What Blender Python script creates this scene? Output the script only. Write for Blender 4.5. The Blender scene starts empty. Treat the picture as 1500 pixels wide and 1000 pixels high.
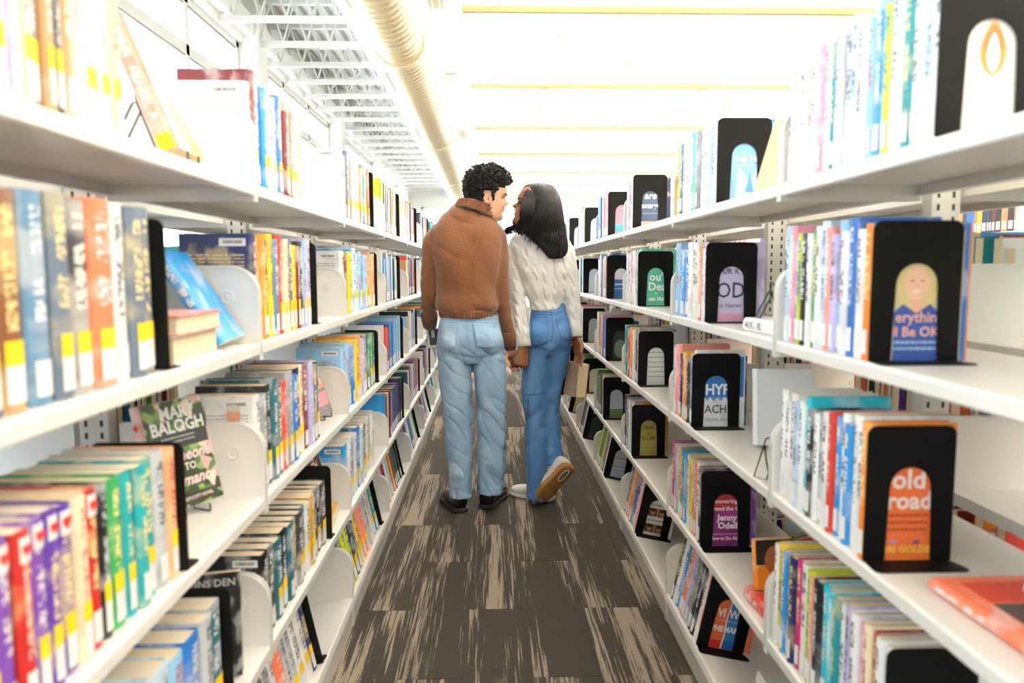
import bpy, bmesh, math, random
import numpy as np
from mathutils import Vector, Matrix, noise
from mathutils.bvhtree import BVHTree

V = Vector
S = bpy.context.scene
COL = S.collection
rnd = random.Random(7)

# ------------------------------------------------------------------ camera
F = 1084.3                      # focal length in pixels of the 1500 px wide frame
PITCH, YAW, ROLL, CAMZ = -.0956, .0271, -.0026, 1.22
_right = V((math.cos(YAW), -math.sin(YAW), 0)); _fh = V((math.sin(YAW), math.cos(YAW), 0)); _zh = V((0, 0, 1))
FWD = math.cos(PITCH)*_fh + math.sin(PITCH)*_zh
_up = -math.sin(PITCH)*_fh + math.cos(PITCH)*_zh
CX = math.cos(ROLL)*_right + math.sin(ROLL)*_up
CY = -math.sin(ROLL)*_right + math.cos(ROLL)*_up
CAM = V((0, 0, CAMZ))
cd = bpy.data.cameras.new('camera'); cam = bpy.data.objects.new('camera', cd); COL.objects.link(cam)
cam.matrix_world = Matrix((( CX.x, CY.x, -FWD.x, CAM.x), (CX.y, CY.y, -FWD.y, CAM.y), (CX.z, CY.z, -FWD.z, CAM.z), (0, 0, 0, 1)))
cd.sensor_width = 36; cd.lens = F/1500*36; cd.clip_start = .05; cd.clip_end = 200
cd.dof.use_dof = True; cd.dof.focus_distance = 3.75; cd.dof.aperture_fstop = 3.2
S.camera = cam

# ------------------------------------------------------------------ exposure, sky, daylight
S.view_settings.view_transform = 'Standard'; S.view_settings.look = 'None'
S.view_settings.gamma = 1; S.view_settings.use_curve_mapping = False
S.view_settings.exposure = 0.2
w = bpy.data.worlds.new('sky'); S.world = w; w.use_nodes = True
w.node_tree.nodes['Background'].inputs[0].default_value = (.90, .95, 1, 1)
w.node_tree.nodes['Background'].inputs[1].default_value = 6.0
UPLIGHT_W = 470

# ------------------------------------------------------------------ helpers
def px(u, v, y):
    "point at depth y seen at pixel (u, v)"
    d = FWD + CX*((u-750)/F) + CY*((500-v)/F)
    return CAM + d*(y/d.y)
def pz(u, v, z):
    "point on the horizontal plane z seen at pixel (u, v)"
    d = FWD + CX*((u-750)/F) + CY*((500-v)/F)
    return CAM + d*((z-CAMZ)/d.z)

def srgb(h):
    h = h.lstrip('#'); c = [int(h[i:i+2], 16)/255 for i in (0, 2, 4)]
    return tuple(((x+.055)/1.055)**2.4 if x > .04045 else x/12.92 for x in c)

def tag(o, label=None, cat=None, group=None, kind=None):
    if label: o['label'] = label
    if cat: o['category'] = cat
    if group: o['group'] = group
    if kind: o['kind'] = kind
    return o

def empty(name, loc=(0, 0, 0), mat=None):
    o = bpy.data.objects.new(name, None); COL.objects.link(o)
    o.empty_display_size = .05
    if mat is not None: o.matrix_world = mat
    else: o.location = loc
    return o

def link(name, me, m, parent=None, smooth=False):
    o = bpy.data.objects.new(name, me); COL.objects.link(o)
    if m is not None and len(me.materials) == 0: me.materials.append(m)
    if parent: o.parent = parent
    if smooth: me.shade_smooth()
    return o

class MB:
    "collects vertices and faces of one mesh"
    def __init__(s): s.v = []; s.f = []
    def add(s, vs, fs):
        n = len(s.v); s.v += [tuple(p) for p in vs]; s.f += [tuple(i+n for i in f) for f in fs]; return s
    def box(s, x0, x1, y0, y1, z0, z1):
        return s.add([(x0,y0,z0),(x1,y0,z0),(x1,y1,z0),(x0,y1,z0),(x0,y0,z1),(x1,y0,z1),(x1,y1,z1),(x0,y1,z1)],
                     [(0,3,2,1),(4,5,6,7),(0,1,5,4),(1,2,6,5),(2,3,7,6),(3,0,4,7)])
    def prism(s, poly, a0, a1, plane='xz'):
        "polygon extruded along the third axis (plane xz -> y, xy -> z, yz -> x)"
        n = len(poly)
        def P(p, a):
            return {'xz': (p[0], a, p[1]), 'xy': (p[0], p[1], a), 'yz': (a, p[0], p[1])}[plane]
        vs = [P(p, a0) for p in poly]+[P(p, a1) for p in poly]
        fs = [tuple(range(n)), tuple(range(2*n-1, n-1, -1))]+[(i, n+i, n+(i+1) % n, (i+1) % n) for i in range(n)]
        return s.add(vs, fs)
    def loft(s, rings, cap=True):
        n = len(rings[0]); vs = [p for r in rings for p in r]; fs = []
        for i in range(len(rings)-1):
            for j in range(n):
                fs.append((i*n+j, i*n+(j+1) % n, (i+1)*n+(j+1) % n, (i+1)*n+j))
        if cap: fs += [tuple(range(n-1, -1, -1)), tuple(range((len(rings)-1)*n, len(rings)*n))]
        return s.add(vs, fs)
    def tube(s, pts, rad, seg=10, flat=1.0, flatdir=None):
        pts = [V(p) for p in pts]; n = len(pts)
        if not hasattr(rad, '__len__'): rad = [rad]*n
        t0 = (pts[1]-pts[0]).normalized()
        a = t0.orthogonal().normalized() if flatdir is None else (V(flatdir)-t0*t0.dot(V(flatdir))).normalized()
        rings = []
        for i, p in enumerate(pts):
            t = ((pts[min(i+1, n-1)]-pts[max(i-1, 0)])).normalized()
            a = (a-t*a.dot(t)).normalized(); b = t.cross(a)
            rings.append([p+a*rad[i]*flat*math.cos(2*math.pi*k/seg)+b*rad[i]*math.sin(2*math.pi*k/seg) for k in range(seg)])
        return s.loft(rings)
    def ball(s, c, r, seg=14, rings=9, mat=None):
        c = V(c); rr = []
        for i in range(rings+1):
            th = math.pi*(i+.02 if i == 0 else i-.02 if i == rings else i)/rings
            ring = []
            for k in range(seg):
                p = V((r[0]*math.sin(th)*math.cos(2*math.pi*k/seg), r[1]*math.sin(th)*math.sin(2*math.pi*k/seg), -r[2]*math.cos(th)))
                ring.append(c+(mat @ p if mat else p))
            rr.append(ring)
        return s.loft(rr)
    def mesh(s, name='mesh'):
        me = bpy.data.meshes.new(name); me.from_pydata(s.v, [], s.f); me.validate(); me.update()
        return me
    def fixed(s, name='mesh'):
        me = s.mesh(name); bm = bmesh.new(); bm.from_mesh(me)
        bmesh.ops.recalc_face_normals(bm, faces=bm.faces); bm.to_mesh(me); bm.free(); return me
    def build(s, name, m, parent=None, smooth=False):
        return link(name, s.fixed(name), m, parent, smooth)

def catmull(pts, n=8):
    pts = [V(p) for p in pts]; out = []
    P = [pts[0]]+pts+[pts[-1]]
    for i in range(1, len(P)-2):
        for k in range(n):
            t = k/n; a, b, c, d = P[i-1], P[i], P[i+1], P[i+2]
            out.append(.5*((2*b)+(c-a)*t+(2*a-5*b+4*c-d)*t*t+(3*b-a-3*c+d)*t**3))
    out.append(pts[-1]); return out

# ------------------------------------------------------------------ materials
def new_mat(name):
    m = bpy.data.materials.new(name); m.use_nodes = True
    nt = m.node_tree; b = nt.nodes['Principled BSDF']
    return m, nt, b
def N(nt, t, **kw):
    n = nt.nodes.new(t)
    for k, v in kw.items(): setattr(n, k, v)
    return n
def L(nt, a, b): nt.links.new(a, b)
def val(nt, op, a, b=None, c=None):
    n = N(nt, 'ShaderNodeMath', operation=op)
    for i, x in enumerate((a, b, c)):
        if x is None: continue
        if hasattr(x, 'links'): L(nt, x, n.inputs[i])
        else: n.inputs[i].default_value = x
    return n.outputs[0]
def mixc(nt, f, a, b):
    n = N(nt, 'ShaderNodeMix', data_type='RGBA')
    for sock, x in ((n.inputs[0], f), (n.inputs[6], a), (n.inputs[7], b)):
        if hasattr(x, 'links'): L(nt, x, sock)
        else: sock.default_value = x if not isinstance(x, tuple) else (*x[:3], 1)
    return n.outputs[2]
def noise_tex(nt, vec, scale, detail=2, rough=.5, dims='3D'):
    n = N(nt, 'ShaderNodeTexNoise', noise_dimensions=dims)
    if vec is not None: L(nt, vec, n.inputs['Vector'])
    n.inputs['Scale'].default_value = scale; n.inputs['Detail'].default_value = detail; n.inputs['Roughness'].default_value = rough
    return n.outputs[0]
def mapping(nt, vec, scale=(1, 1, 1), loc=None, rot=(0, 0, 0)):
    n = N(nt, 'ShaderNodeMapping'); L(nt, vec, n.inputs[0]); n.inputs['Scale'].default_value = scale; n.inputs['Rotation'].default_value = rot
    if loc is not None:
        if hasattr(loc, 'links'): L(nt, loc, n.inputs['Location'])
        else: n.inputs['Location'].default_value = loc
    return n.outputs[0]
def bump(nt, b, h, strength=.3, dist=.002):
    n = N(nt, 'ShaderNodeBump'); n.inputs['Strength'].default_value = strength; n.inputs['Distance'].default_value = dist
    L(nt, h, n.inputs['Height']); L(nt, n.outputs[0], b.inputs['Normal'])

def plain(name, col, rough=.5, metal=0., grain=0., gscale=60, bumpd=0.):
    m, nt, b = new_mat(name)
    b.inputs['Roughness'].default_value = rough; b.inputs['Metallic'].default_value = metal
    tc = N(nt, 'ShaderNodeTexCoord')
    if grain or bumpd:
        nz = noise_tex(nt, tc.outputs['Object'], gscale, 3)
        if grain:
            lo = tuple(c*(1-grain) for c in col); hi = tuple(min(1, c*(1+grain)) for c in col)
            L(nt, mixc(nt, nz, lo, hi), b.inputs['Base Color'])
        else: b.inputs['Base Color'].default_value = (*col, 1)
        if bumpd: bump(nt, b, nz, .5, bumpd)
    else: b.inputs['Base Color'].default_value = (*col, 1)
    return m

M = {}
M['shelf'] = plain('white_enamel', (.80, .785, .75), .28, grain=.02, gscale=8)
M['wall'] = plain('white_paint', (.92, .91, .88), .6, grain=.02, gscale=3)
M['ceil'] = plain('ceiling_white', (.90, .89, .86), .7, grain=.02, gscale=3)
M['post'] = plain('post_enamel', (.62, .62, .57), .35, grain=.03, gscale=10)
M['slot'] = plain('slot_dark', (.03, .03, .03), .7)
M['kick'] = plain('kick_enamel', (.60, .585, .55), .4, grain=.03, gscale=10)
M['black'] = plain('black_enamel', (.0035, .0035, .0035), .5, bumpd=.0002, gscale=400)
M['black'].node_tree.nodes['Principled BSDF'].inputs['Specular IOR Level'].default_value = .12
M['wire'] = plain('black_wire', (.008, .008, .010), .3)
M['paper'] = None
M['white'] = plain('sticker_white', (.86, .86, .86), .5, grain=.03, gscale=200)
M['yellow'] = plain('sticker_yellow', srgb('#f6cf1c'), .5, grain=.03, gscale=200)
M['red'] = plain('print_red', srgb('#d8301f'), .5, grain=.05, gscale=80)
M['tan'] = plain('tan_metal', srgb('#cbaa78'), .45, grain=.04, gscale=12)
M['steel'] = plain('joist_paint', (.72, .70, .66), .5, grain=.05, gscale=12)
M['deck'] = plain('deck_paint', (.60, .575, .53), .5, grain=.06, gscale=5)
M['duct'] = plain('galvanised_duct', srgb('#d8c49c'), .35, .25, grain=.05, gscale=4)
M['grille'] = plain('grille_grey', (.42, .40, .36), .5, grain=.05, gscale=40)
M['carpet'] = plain('carpet_plain', (.060, .052, .042), .95, grain=.3, gscale=200)

def paper_mat():
    m, nt, b = new_mat('page_edges'); b.inputs['Roughness'].default_value = .85
    tc = N(nt, 'ShaderNodeTexCoord'); oi = N(nt, 'ShaderNodeObjectInfo')
    nz = noise_tex(nt, mapping(nt, tc.outputs['Object'], (6, 900, 6)), 1, 2)
    base = mixc(nt, oi.outputs['Random'], srgb('#f3dfb8'), srgb('#f4ecdc'))
    L(nt, mixc(nt, val(nt, 'MULTIPLY', nz, .55), base, srgb('#b79a6a')), b.inputs['Base Color'])
    return m
M['paper'] = paper_mat()

def cover_mat(name, col, acc, art=.25):
    "printed book cover: spine lettering bands, artwork drift, text lines on the boards"
    m, nt, b = new_mat('cover_'+name); b.inputs['Roughness'].default_value = .32
    tc = N(nt, 'ShaderNodeTexCoord'); oi = N(nt, 'ShaderNodeObjectInfo')
    sx = N(nt, 'ShaderNodeSeparateXYZ'); L(nt, tc.outputs['Generated'], sx.inputs[0])
    gx, gy, gz = sx.outputs; r = oi.outputs['Random']
    off = val(nt, 'MULTIPLY', r, 57.)
    comb = N(nt, 'ShaderNodeCombineXYZ'); 
    L(nt, val(nt, 'MULTIPLY', gy, 3.2), comb.inputs[0]); L(nt, val(nt, 'MULTIPLY_ADD', gz, 46., off), comb.inputs[1]); L(nt, off, comb.inputs[2])
    let = val(nt, 'GREATER_THAN', noise_tex(nt, comb.outputs[0], 1, 1), .49)
    inw = val(nt, 'LESS_THAN', val(nt, 'ABSOLUTE', val(nt, 'SUBTRACT', gy, .5)), val(nt, 'MULTIPLY_ADD', r, .12, .17))
    lo = val(nt, 'MULTIPLY_ADD', r, .12, .34)
    band1 = val(nt, 'MULTIPLY', val(nt, 'GREATER_THAN', gz, lo), val(nt, 'LESS_THAN', gz, .93))
    r2 = val(nt, 'FRACT', val(nt, 'MULTIPLY', r, 7.3))
    gap0 = val(nt, 'MULTIPLY_ADD', r2, .2, .62)
    nogap = val(nt, 'GREATER_THAN', val(nt, 'ABSOLUTE', val(nt, 'SUBTRACT', gz, gap0)), .035)
    onspine = val(nt, 'LESS_THAN', gx, .03)
    title = val(nt, 'MULTIPLY', val(nt, 'MULTIPLY', let, inw), val(nt, 'MULTIPLY', val(nt, 'MULTIPLY', band1, nogap), onspine))
    # artwork drift over the cover
    comb2 = N(nt, 'ShaderNodeCombineXYZ'); L(nt, val(nt, 'ADD', gx, off), comb2.inputs[0]); L(nt, off, comb2.inputs[1]); L(nt, gz, comb2.inputs[2])
    a = noise_tex(nt, comb2.outputs[0], 3.4, 3)
    ramp = N(nt, 'ShaderNodeMapRange'); L(nt, a, ramp.inputs[0]); ramp.inputs[1].default_value = .50; ramp.inputs[2].default_value = .62; ramp.inputs[4].default_value = art
    c1 = mixc(nt, ramp.outputs[0], col, acc)
    # text lines on the board
    ln = val(nt, 'GREATER_THAN', val(nt, 'SINE', val(nt, 'MULTIPLY', gz, 190.)), .25)
    comb3 = N(nt, 'ShaderNodeCombineXYZ'); L(nt, val(nt, 'MULTIPLY', gx, 40.), comb3.inputs[0]); L(nt, val(nt, 'MULTIPLY', gz, 30.), comb3.inputs[1]); L(nt, off, comb3.inputs[2])
    wd = val(nt, 'GREATER_THAN', noise_tex(nt, comb3.outputs[0], 1, 1), .44)
    inb = val(nt, 'MULTIPLY', val(nt, 'GREATER_THAN', gz, .3), val(nt, 'LESS_THAN', gz, .82))
    inx = val(nt, 'MULTIPLY', val(nt, 'GREATER_THAN', gx, .12), val(nt, 'LESS_THAN', gx, .88))
    onb = val(nt, 'GREATER_THAN', gy, .97)
    lines = val(nt, 'MULTIPLY', val(nt, 'MULTIPLY', ln, wd), val(nt, 'MULTIPLY', val(nt, 'MULTIPLY', inb, inx), onb))
    c2 = mixc(nt, val(nt, 'MULTIPLY', lines, .6), c1, acc)
    L(nt, mixc(nt, val(nt, 'MULTIPLY', title, .85), c2, acc), b.inputs['Base Color'])
    return m

PAL = dict(white='#f2f2f2', cream='#f3e6c4', ivory='#efe9dc', yellow='#f0cd2a', orange='#ef8a2c', coral='#ef7a55', red='#d23a2c',
  crimson='#a8221f', maroon='#6b1f24', pink='#ef9ab2', magenta='#c92a78', salmon='#ee9c8c', purple='#6a3f94', violet='#50318a',
  lavender='#b6b0dd', lilac='#cfc3ea', navy='#1c2757', blue='#2567b4', azure='#2a8fd6', sky='#8fc4ea', paleblue='#cfe3f4',
  cyan='#28c0d8', teal='#1c8d94', darkteal='#1d5560', mint='#62c9ae', green='#2f8a4c', lime='#c8d832', darkgreen='#1f4733',
  olive='#9c9448', black='#15151a', charcoal='#33353b', slate='#566476', grey='#8b8d92', silver='#c3c6ca', brown='#6e4628', tan='#b7895a',
  ochre='#b98a2c', peach='#f4b98a', steel='#4d7390')
NICE = dict(paleblue='pale-blue', darkteal='dark-teal', darkgreen='dark-green', azure='bright-blue', sky='light-blue', steel='steel-blue')
DARKACC = {'white', 'cream', 'ivory', 'yellow', 'paleblue', 'lilac', 'silver', 'lime', 'peach', 'sky'}
CM = {}
for i, (k, h) in enumerate(PAL.items()):
    if k in DARKACC: acc = [srgb('#3b3f55'), srgb('#a23a3a'), srgb('#2a5a86')][i % 3]
    else: acc = [srgb('#f3efe6'), srgb('#f3dc9a'), srgb('#e9e9ee')][i % 3]
    CM[k] = cover_mat(k, srgb(h), acc, .35 if k not in ('white', 'ivory', 'cream') else .18)

def carpet_plank_mat():
    m, nt, b = new_mat('carpet_plank'); b.inputs['Roughness'].default_value = .95
    tc = N(nt, 'ShaderNodeTexCoord'); oi = N(nt, 'ShaderNodeObjectInfo')
    off = val(nt, 'MULTIPLY', oi.outputs['Random'], 91.)
    cb = N(nt, 'ShaderNodeCombineXYZ'); L(nt, off, cb.inputs[0]); L(nt, off, cb.inputs[1]); L(nt, off, cb.inputs[2])
    p = tc.outputs['Object']
    big = noise_tex(nt, mapping(nt, p, (10, .75, 1), cb.outputs[0]), 1, 3, .55)
    fine = noise_tex(nt, mapping(nt, p, (150, 3.2, 1), cb.outputs[0]), 1, 4, .62)
    speck = noise_tex(nt, mapping(nt, p, (420, 160, 1), cb.outputs[0]), 1, 1)
    s = val(nt, 'ADD', big, val(nt, 'MULTIPLY', val(nt, 'SUBTRACT', fine, .5), .75))
    s = val(nt, 'ADD', s, val(nt, 'MULTIPLY', val(nt, 'SUBTRACT', speck, .5), .10))
    mr = N(nt, 'ShaderNodeMapRange'); L(nt, s, mr.inputs[0]); mr.inputs[1].default_value = .545; mr.inputs[2].default_value = .60
    dark = mixc(nt, speck, (.008, .0065, .0048), (.031, .025, .018))
    light = mixc(nt, speck, (.105, .085, .065), (.27, .22, .17))
    L(nt, mixc(nt, mr.outputs[0], dark, light), b.inputs['Base Color'])
    bump(nt, b, speck, .5, .002)
    return m
M['plank'] = carpet_plank_mat()

def knit_mat(name, lo, hi, kind='plain'):
    m, nt, b = new_mat(name); b.inputs['Roughness'].default_value = .95
    b.inputs['Sheen Weight'].default_value = .25
    tc = N(nt, 'ShaderNodeTexCoord'); p = tc.outputs['Object']
    nz = noise_tex(nt, p, 150 if kind == 'plain' else 240, 3, .75); n2 = noise_tex(nt, p, 14, 2)
    c = mixc(nt, nz, lo, hi); c = mixc(nt, val(nt, 'MULTIPLY', n2, .25), c, lo)
    L(nt, c, b.inputs['Base Color'])
    if kind == 'cable':
        wv = N(nt, 'ShaderNodeTexWave', wave_type='BANDS', bands_direction='DIAGONAL'); L(nt, mapping(nt, p, (1, .3, .62)), wv.inputs[0])
        wv.inputs['Scale'].default_value = 16; wv.inputs['Distortion'].default_value = 4; wv.inputs['Detail Scale'].default_value = 2
        vr = N(nt, 'ShaderNodeTexWave', wave_type='BANDS', bands_direction='X'); L(nt, p, vr.inputs[0]); vr.inputs['Scale'].default_value = 6.5
        h = val(nt, 'ADD', val(nt, 'MULTIPLY', val(nt, 'MULTIPLY', wv.outputs[1], vr.outputs[1]), 1.6), val(nt, 'MULTIPLY', nz, .3))
        bump(nt, b, h, .8, .006)
    else: bump(nt, b, nz, .6, .002)
    return m
M['brown_knit'] = knit_mat('brown_wool', srgb('#2f1708'), srgb('#8c5630'))
M['white_knit'] = knit_mat('white_cable_knit', srgb('#dcdad6'), srgb('#f6f5f2'), 'cable')
M['white_rib'] = knit_mat('white_rib_knit', srgb('#d8d6d2'), srgb('#f4f3f0'))
def denim_mat(name, lo, hi, wear):
    m, nt, b = new_mat(name); b.inputs['Roughness'].default_value = .9
    tc = N(nt, 'ShaderNodeTexCoord'); p = tc.outputs['Object']
    tw = noise_tex(nt, mapping(nt, p, (500, 500, 160)), 1, 2); cl = noise_tex(nt, mapping(nt, p, (9, 9, 5)), 1, 3)
    c = mixc(nt, tw, lo, hi); mr = N(nt, 'ShaderNodeMapRange'); L(nt, cl, mr.inputs[0]); mr.inputs[1].default_value = .42; mr.inputs[2].default_value = .7; mr.inputs[4].default_value = .55
    L(nt, mixc(nt, mr.outputs[0], c, wear), b.inputs['Base Color']); bump(nt, b, tw, .3, .001)
    return m
M['denim_light'] = denim_mat('light_denim', srgb('#6f93b6'), srgb('#98b7d2'), srgb('#b6cde0'))
M['denim_mid'] = denim_mat('blue_denim', srgb('#2c5485'), srgb('#4a78ae'), srgb('#6b96c4'))
M['seam_light'] = plain('seam_light', srgb('#6f93b3'), .9, grain=.2, gscale=400)
M['seam_mid'] = plain('seam_blue', srgb('#274a78'), .9, grain=.2, gscale=400)
M['fray'] = plain('fray_thread', srgb('#9db8d0'), .9, grain=.2, gscale=400)
def skin_mat(name, col, dark):
    m, nt, b = new_mat(name); b.inputs['Roughness'].default_value = .5
    b.inputs['Subsurface Weight'].default_value = .08; b.inputs['Subsurface Radius'].default_value = (.01, .004, .002)
    tc = N(nt, 'ShaderNodeTexCoord'); nz = noise_tex(nt, tc.outputs['Object'], 30, 3)
    L(nt, mixc(nt, val(nt, 'MULTIPLY', nz, .6), col, dark), b.inputs['Base Color']); return m
M['skin_m'] = skin_mat('light_skin', srgb('#e2b193'), srgb('#c98f70'))
M['skin_w'] = skin_mat('brown_skin', srgb('#8a5a3e'), srgb('#5d3722'))
def hair_mat(name, col, hi):
    m, nt, b = new_mat(name); b.inputs['Roughness'].default_value = .42; b.inputs['Specular IOR Level'].default_value = .18
    tc = N(nt, 'ShaderNodeTexCoord'); nz = noise_tex(nt, mapping(nt, tc.outputs['Object'], (160, 160, 10)), 1, 2)
    L(nt, mixc(nt, nz, col, hi), b.inputs['Base Color']); bump(nt, b, nz, .5, .003); return m
M['hair_m'] = hair_mat('dark_curls', (.004, .0035, .0035), (.018, .014, .012))
M['hair_w'] = hair_mat('black_hair', (.003, .003, .0035), (.012, .011, .0125))
M['lip'] = plain('lip', srgb('#a05a4c'), .5, grain=.1); M['teeth'] = plain('teeth', (.8, .78, .72), .3, grain=.02)
M['leather'] = plain('black_leather', (.007, .006, .006), .34, bumpd=.0004, gscale=300)
M['rubber'] = plain('black_rubber', (.018, .017, .016), .6, grain=.2, gscale=80)
M['sneaker'] = plain('white_leather', (.80, .77, .72), .45, grain=.05, gscale=40)
M['gum'] = plain('gum_rubber', srgb('#8a6230'), .55, grain=.12, gscale=60)
M['sock'] = plain('pale_sock', srgb('#d8cfc8'), .9, grain=.1, gscale=200)
m_, nt_, b_ = new_mat('window_glass')
tr = N(nt_, 'ShaderNodeBsdfTransparent'); gl = N(nt_, 'ShaderNodeBsdfGlossy'); gl.inputs['Roughness'].default_value = .02; mx = N(nt_, 'ShaderNodeMixShader'); mx.inputs[0].default_value = .07
tr.inputs[0].default_value = (.93, .97, .98, 1)
L(nt_, tr.outputs[0], mx.inputs[1]); L(nt_, gl.outputs[0], mx.inputs[2]); L(nt_, mx.outputs[0], nt_.nodes['Material Output'].inputs[0]); M['glass'] = m_

PRINT = {}
def pm(h):
    if h not in PRINT: PRINT[h] = plain('print_'+h.strip('#'), srgb(h), .45, grain=.05, gscale=120)
    return PRINT[h]

# ================================================================== THE ROOM
XL, XR = -.4814, .600            # fronts of the two stacks facing the aisle
BAY = .914; J0 = 1.552           # bays are 0.914 m; a joint stands at J0
ZS = [1.398, 1.0715, .7435, .4140, .105]   # shelf tops; the lowest one tilts
TILT = math.radians(12)
ROOM_Y0, ROOM_Y1, ROOM_XR, WALL_X, CEIL_Z, DECK_Z, SOFFIT_X = -5., 24.6, 9., -2.7, 3.6, 4.25, -1.36
st = lambda o: tag(o, kind='structure')

floor = st(MB().box(WALL_X-.3, ROOM_XR+.2, ROOM_Y0-.2, ROOM_Y1+.2, -.1, 0).build('floor', M['carpet']))
# carpet planks in the aisle, laid ashlar along it
pw = .2085; edges = [-.506+pw*i for i in range(7)]
pmesh = {}
for c in range(6):
    xa, xb = max(edges[c], XL-.012), min(edges[c+1], XR+.006)
    off = 2.57 if c % 2 == 0 else 3.01
    for k in range(-3, 8):
        y0 = off+.895*k
        if y0 > 9.2: continue
        wd = round(xb-xa-.0012, 4)
        if wd not in pmesh:
            b = MB(); h = wd/2; e = .0012; q = .4469
            b.add([(-h,-q,0),(h,-q,0),(h,q,0),(-h,q,0),(-h+e,-q+e,.004),(h-e,-q+e,.004),(h-e,q-e,.004),(-h+e,q-e,.004)],
                  [(0,3,2,1),(4,5,6,7),(0,1,5,4),(1,2,6,5),(2,3,7,6),(3,0,4,7)])
            pmesh[wd] = b.fixed('carpet_plank')
        o = link('carpet_plank', pmesh[wd], M['plank'], floor); o.location = ((xa+xb)/2, y0+.4475, 0)

st(MB().box(SOFFIT_X, ROOM_XR, ROOM_Y0, ROOM_Y1, CEIL_Z, CEIL_Z+.12).build('ceiling', M['ceil']))
st(MB().box(SOFFIT_X-.02, SOFFIT_X, ROOM_Y0, ROOM_Y1, CEIL_Z, DECK_Z).build('trim_1', M['ceil']))
b = MB()   # corrugated roof deck over the window strip
prof = []
x = WALL_X-.2
while x < SOFFIT_X+.1:
    prof += [(x, DECK_Z), (x+.075, DECK_Z), (x+.095, DECK_Z+.05), (x+.13, DECK_Z+.05)]; x += .15
n = len(prof); b.add([(p[0], ROOM_Y0, p[1]) for p in prof]+[(p[0], ROOM_Y1, p[1]) for p in prof], [(i, i+1, n+i+1, n+i) for i in range(n-1)])
deck = st(b.build('ceiling_deck', M['deck']))
st(MB().box(WALL_X-.2, ROOM_XR+.2, ROOM_Y0-.2, ROOM_Y1+.2, DECK_Z+.08, DECK_Z+.2).build('ceiling_roof', M['wall']))
b = MB().box(WALL_X-.2, ROOM_XR+.2, ROOM_Y1, ROOM_Y1+.2, 0, .9).box(WALL_X-.2, ROOM_XR+.2, ROOM_Y1, ROOM_Y1+.2, 3.3, DECK_Z+.1)
b.box(WALL_X-.2, WALL_X+.4, ROOM_Y1, ROOM_Y1+.2, .9, 3.3).box(ROOM_XR-.6, ROOM_XR+.2, ROOM_Y1, ROOM_Y1+.2, .9, 3.3); st(b.build('wall_back', M['wall']))
root = st(empty('window_7', (WALL_X+.4, ROOM_Y1+.1, .9))); root['label'] = 'wide white framed window band in the far end wall'
Lw = ROOM_XR-.6-(WALL_X+.4); b = MB().box(0, Lw, -.05, .05, 0, .06).box(0, Lw, -.05, .05, 2.34, 2.4)
for k in range(7): b.box(k*(Lw-.08)/6, k*(Lw-.08)/6+.08, -.05, .05, 0, 2.4)
b.build('window_frame', M['shelf'], root)
for k in range(6): MB().box(k*(Lw-.08)/6+.08, (k+1)*(Lw-.08)/6, -.006, .006, .06, 2.34).build('pane', M['glass'], root)
st(MB().box(WALL_X-.2, ROOM_XR+.2, ROOM_Y0-.2, ROOM_Y0, 0, DECK_Z+.1).build('wall_front', M['wall']))
st(MB().box(ROOM_XR, ROOM_XR+.2, ROOM_Y0, ROOM_Y1, 0, DECK_Z+.1).build('wall_right', M['wall']))
# window wall
COLS = [-4.9+4.5*i for i in range(7)]     # -4.9 .. 22.1
b = MB().box(WALL_X-.2, WALL_X, ROOM_Y0, ROOM_Y1, 0, .9).box(WALL_X-.2, WALL_X, ROOM_Y0, ROOM_Y1, 3.70, DECK_Z+.1)
for y in COLS: b.box(WALL_X-.2, WALL_X+.16, y-.17, y+.17, 0, DECK_Z)
b.box(WALL_X, WALL_X+.12, ROOM_Y0, ROOM_Y1, 3.78, 3.98)
b.box(WALL_X-.2, WALL_X, 22.27, ROOM_Y1, .9, 3.7)
st(b.build('wall_left', M['wall']))
wn = 0
for i in range(6):
    ya, yb = COLS[i]+.17, COLS[i+1]-.17
    wn += 1; root = st(empty('window_%d' % wn, (WALL_X-.1, ya, .9)))
    root['label'] = 'tall white framed window with small upper panes'
    Ht = 2.8; Lw = yb-ya; b = MB()
    for zz in (0, 2.28, Ht-.06): b.box(-.05, .05, 0, Lw, zz, zz+.06 if zz != 2.28 else zz+.09)
    for k in range(4):
        yy = k*(Lw-.07)/3; b.box(-.05, .05, yy, yy+.07, 0, Ht)
    b.build('window_frame', M['shelf'], root)
    for k in range(3):
        a0, a1 = k*(Lw-.07)/3+.07, (k+1)*(Lw-.07)/3
        for z0, z1 in ((.06, 2.28), (2.37, Ht-.06)):
            MB().box(-.006, .006, a0, a1, z0, z1).build('pane', M['glass'], root)
            MB().box(.02, .035, a0, a1, z1-.02, z1).build('glazing_bead', M['grille'], root)

# roof joists over the window strip
jb, jt, jw = MB(), MB(), MB()
x0, x1 = WALL_X+.02, SOFFIT_X-.03
jb.box(x0, x1, -.025, .025, -.03, .03); jt.box(x0, x1, -.03, .03, .42, .47)
nw = 5
zz = [(x0+(x1-x0)*k/(2*nw), 0, .02 if k % 2 else .43) for k in range(2*nw+1)]
for a, c in zip(zz, zz[1:]): jw.tube([a, c], .011, 6)
jbm, jtm, jwm = jb.fixed('bottom_chord'), jt.fixed('top_chord'), jw.fixed('web_rod')
k = 0; y = 4.44
while y < ROOM_Y1-.2:
    r = tag(empty('roof_joist', (0, y, 3.72)), 'white open-web steel joist under the metal deck by the windows', 'joist', 'open-web joists along the window wall')
    for nm, me in (('bottom_chord', jbm), ('top_chord', jtm), ('web', jwm)): link(nm, me, M['steel'], r)
    y += .82

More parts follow.
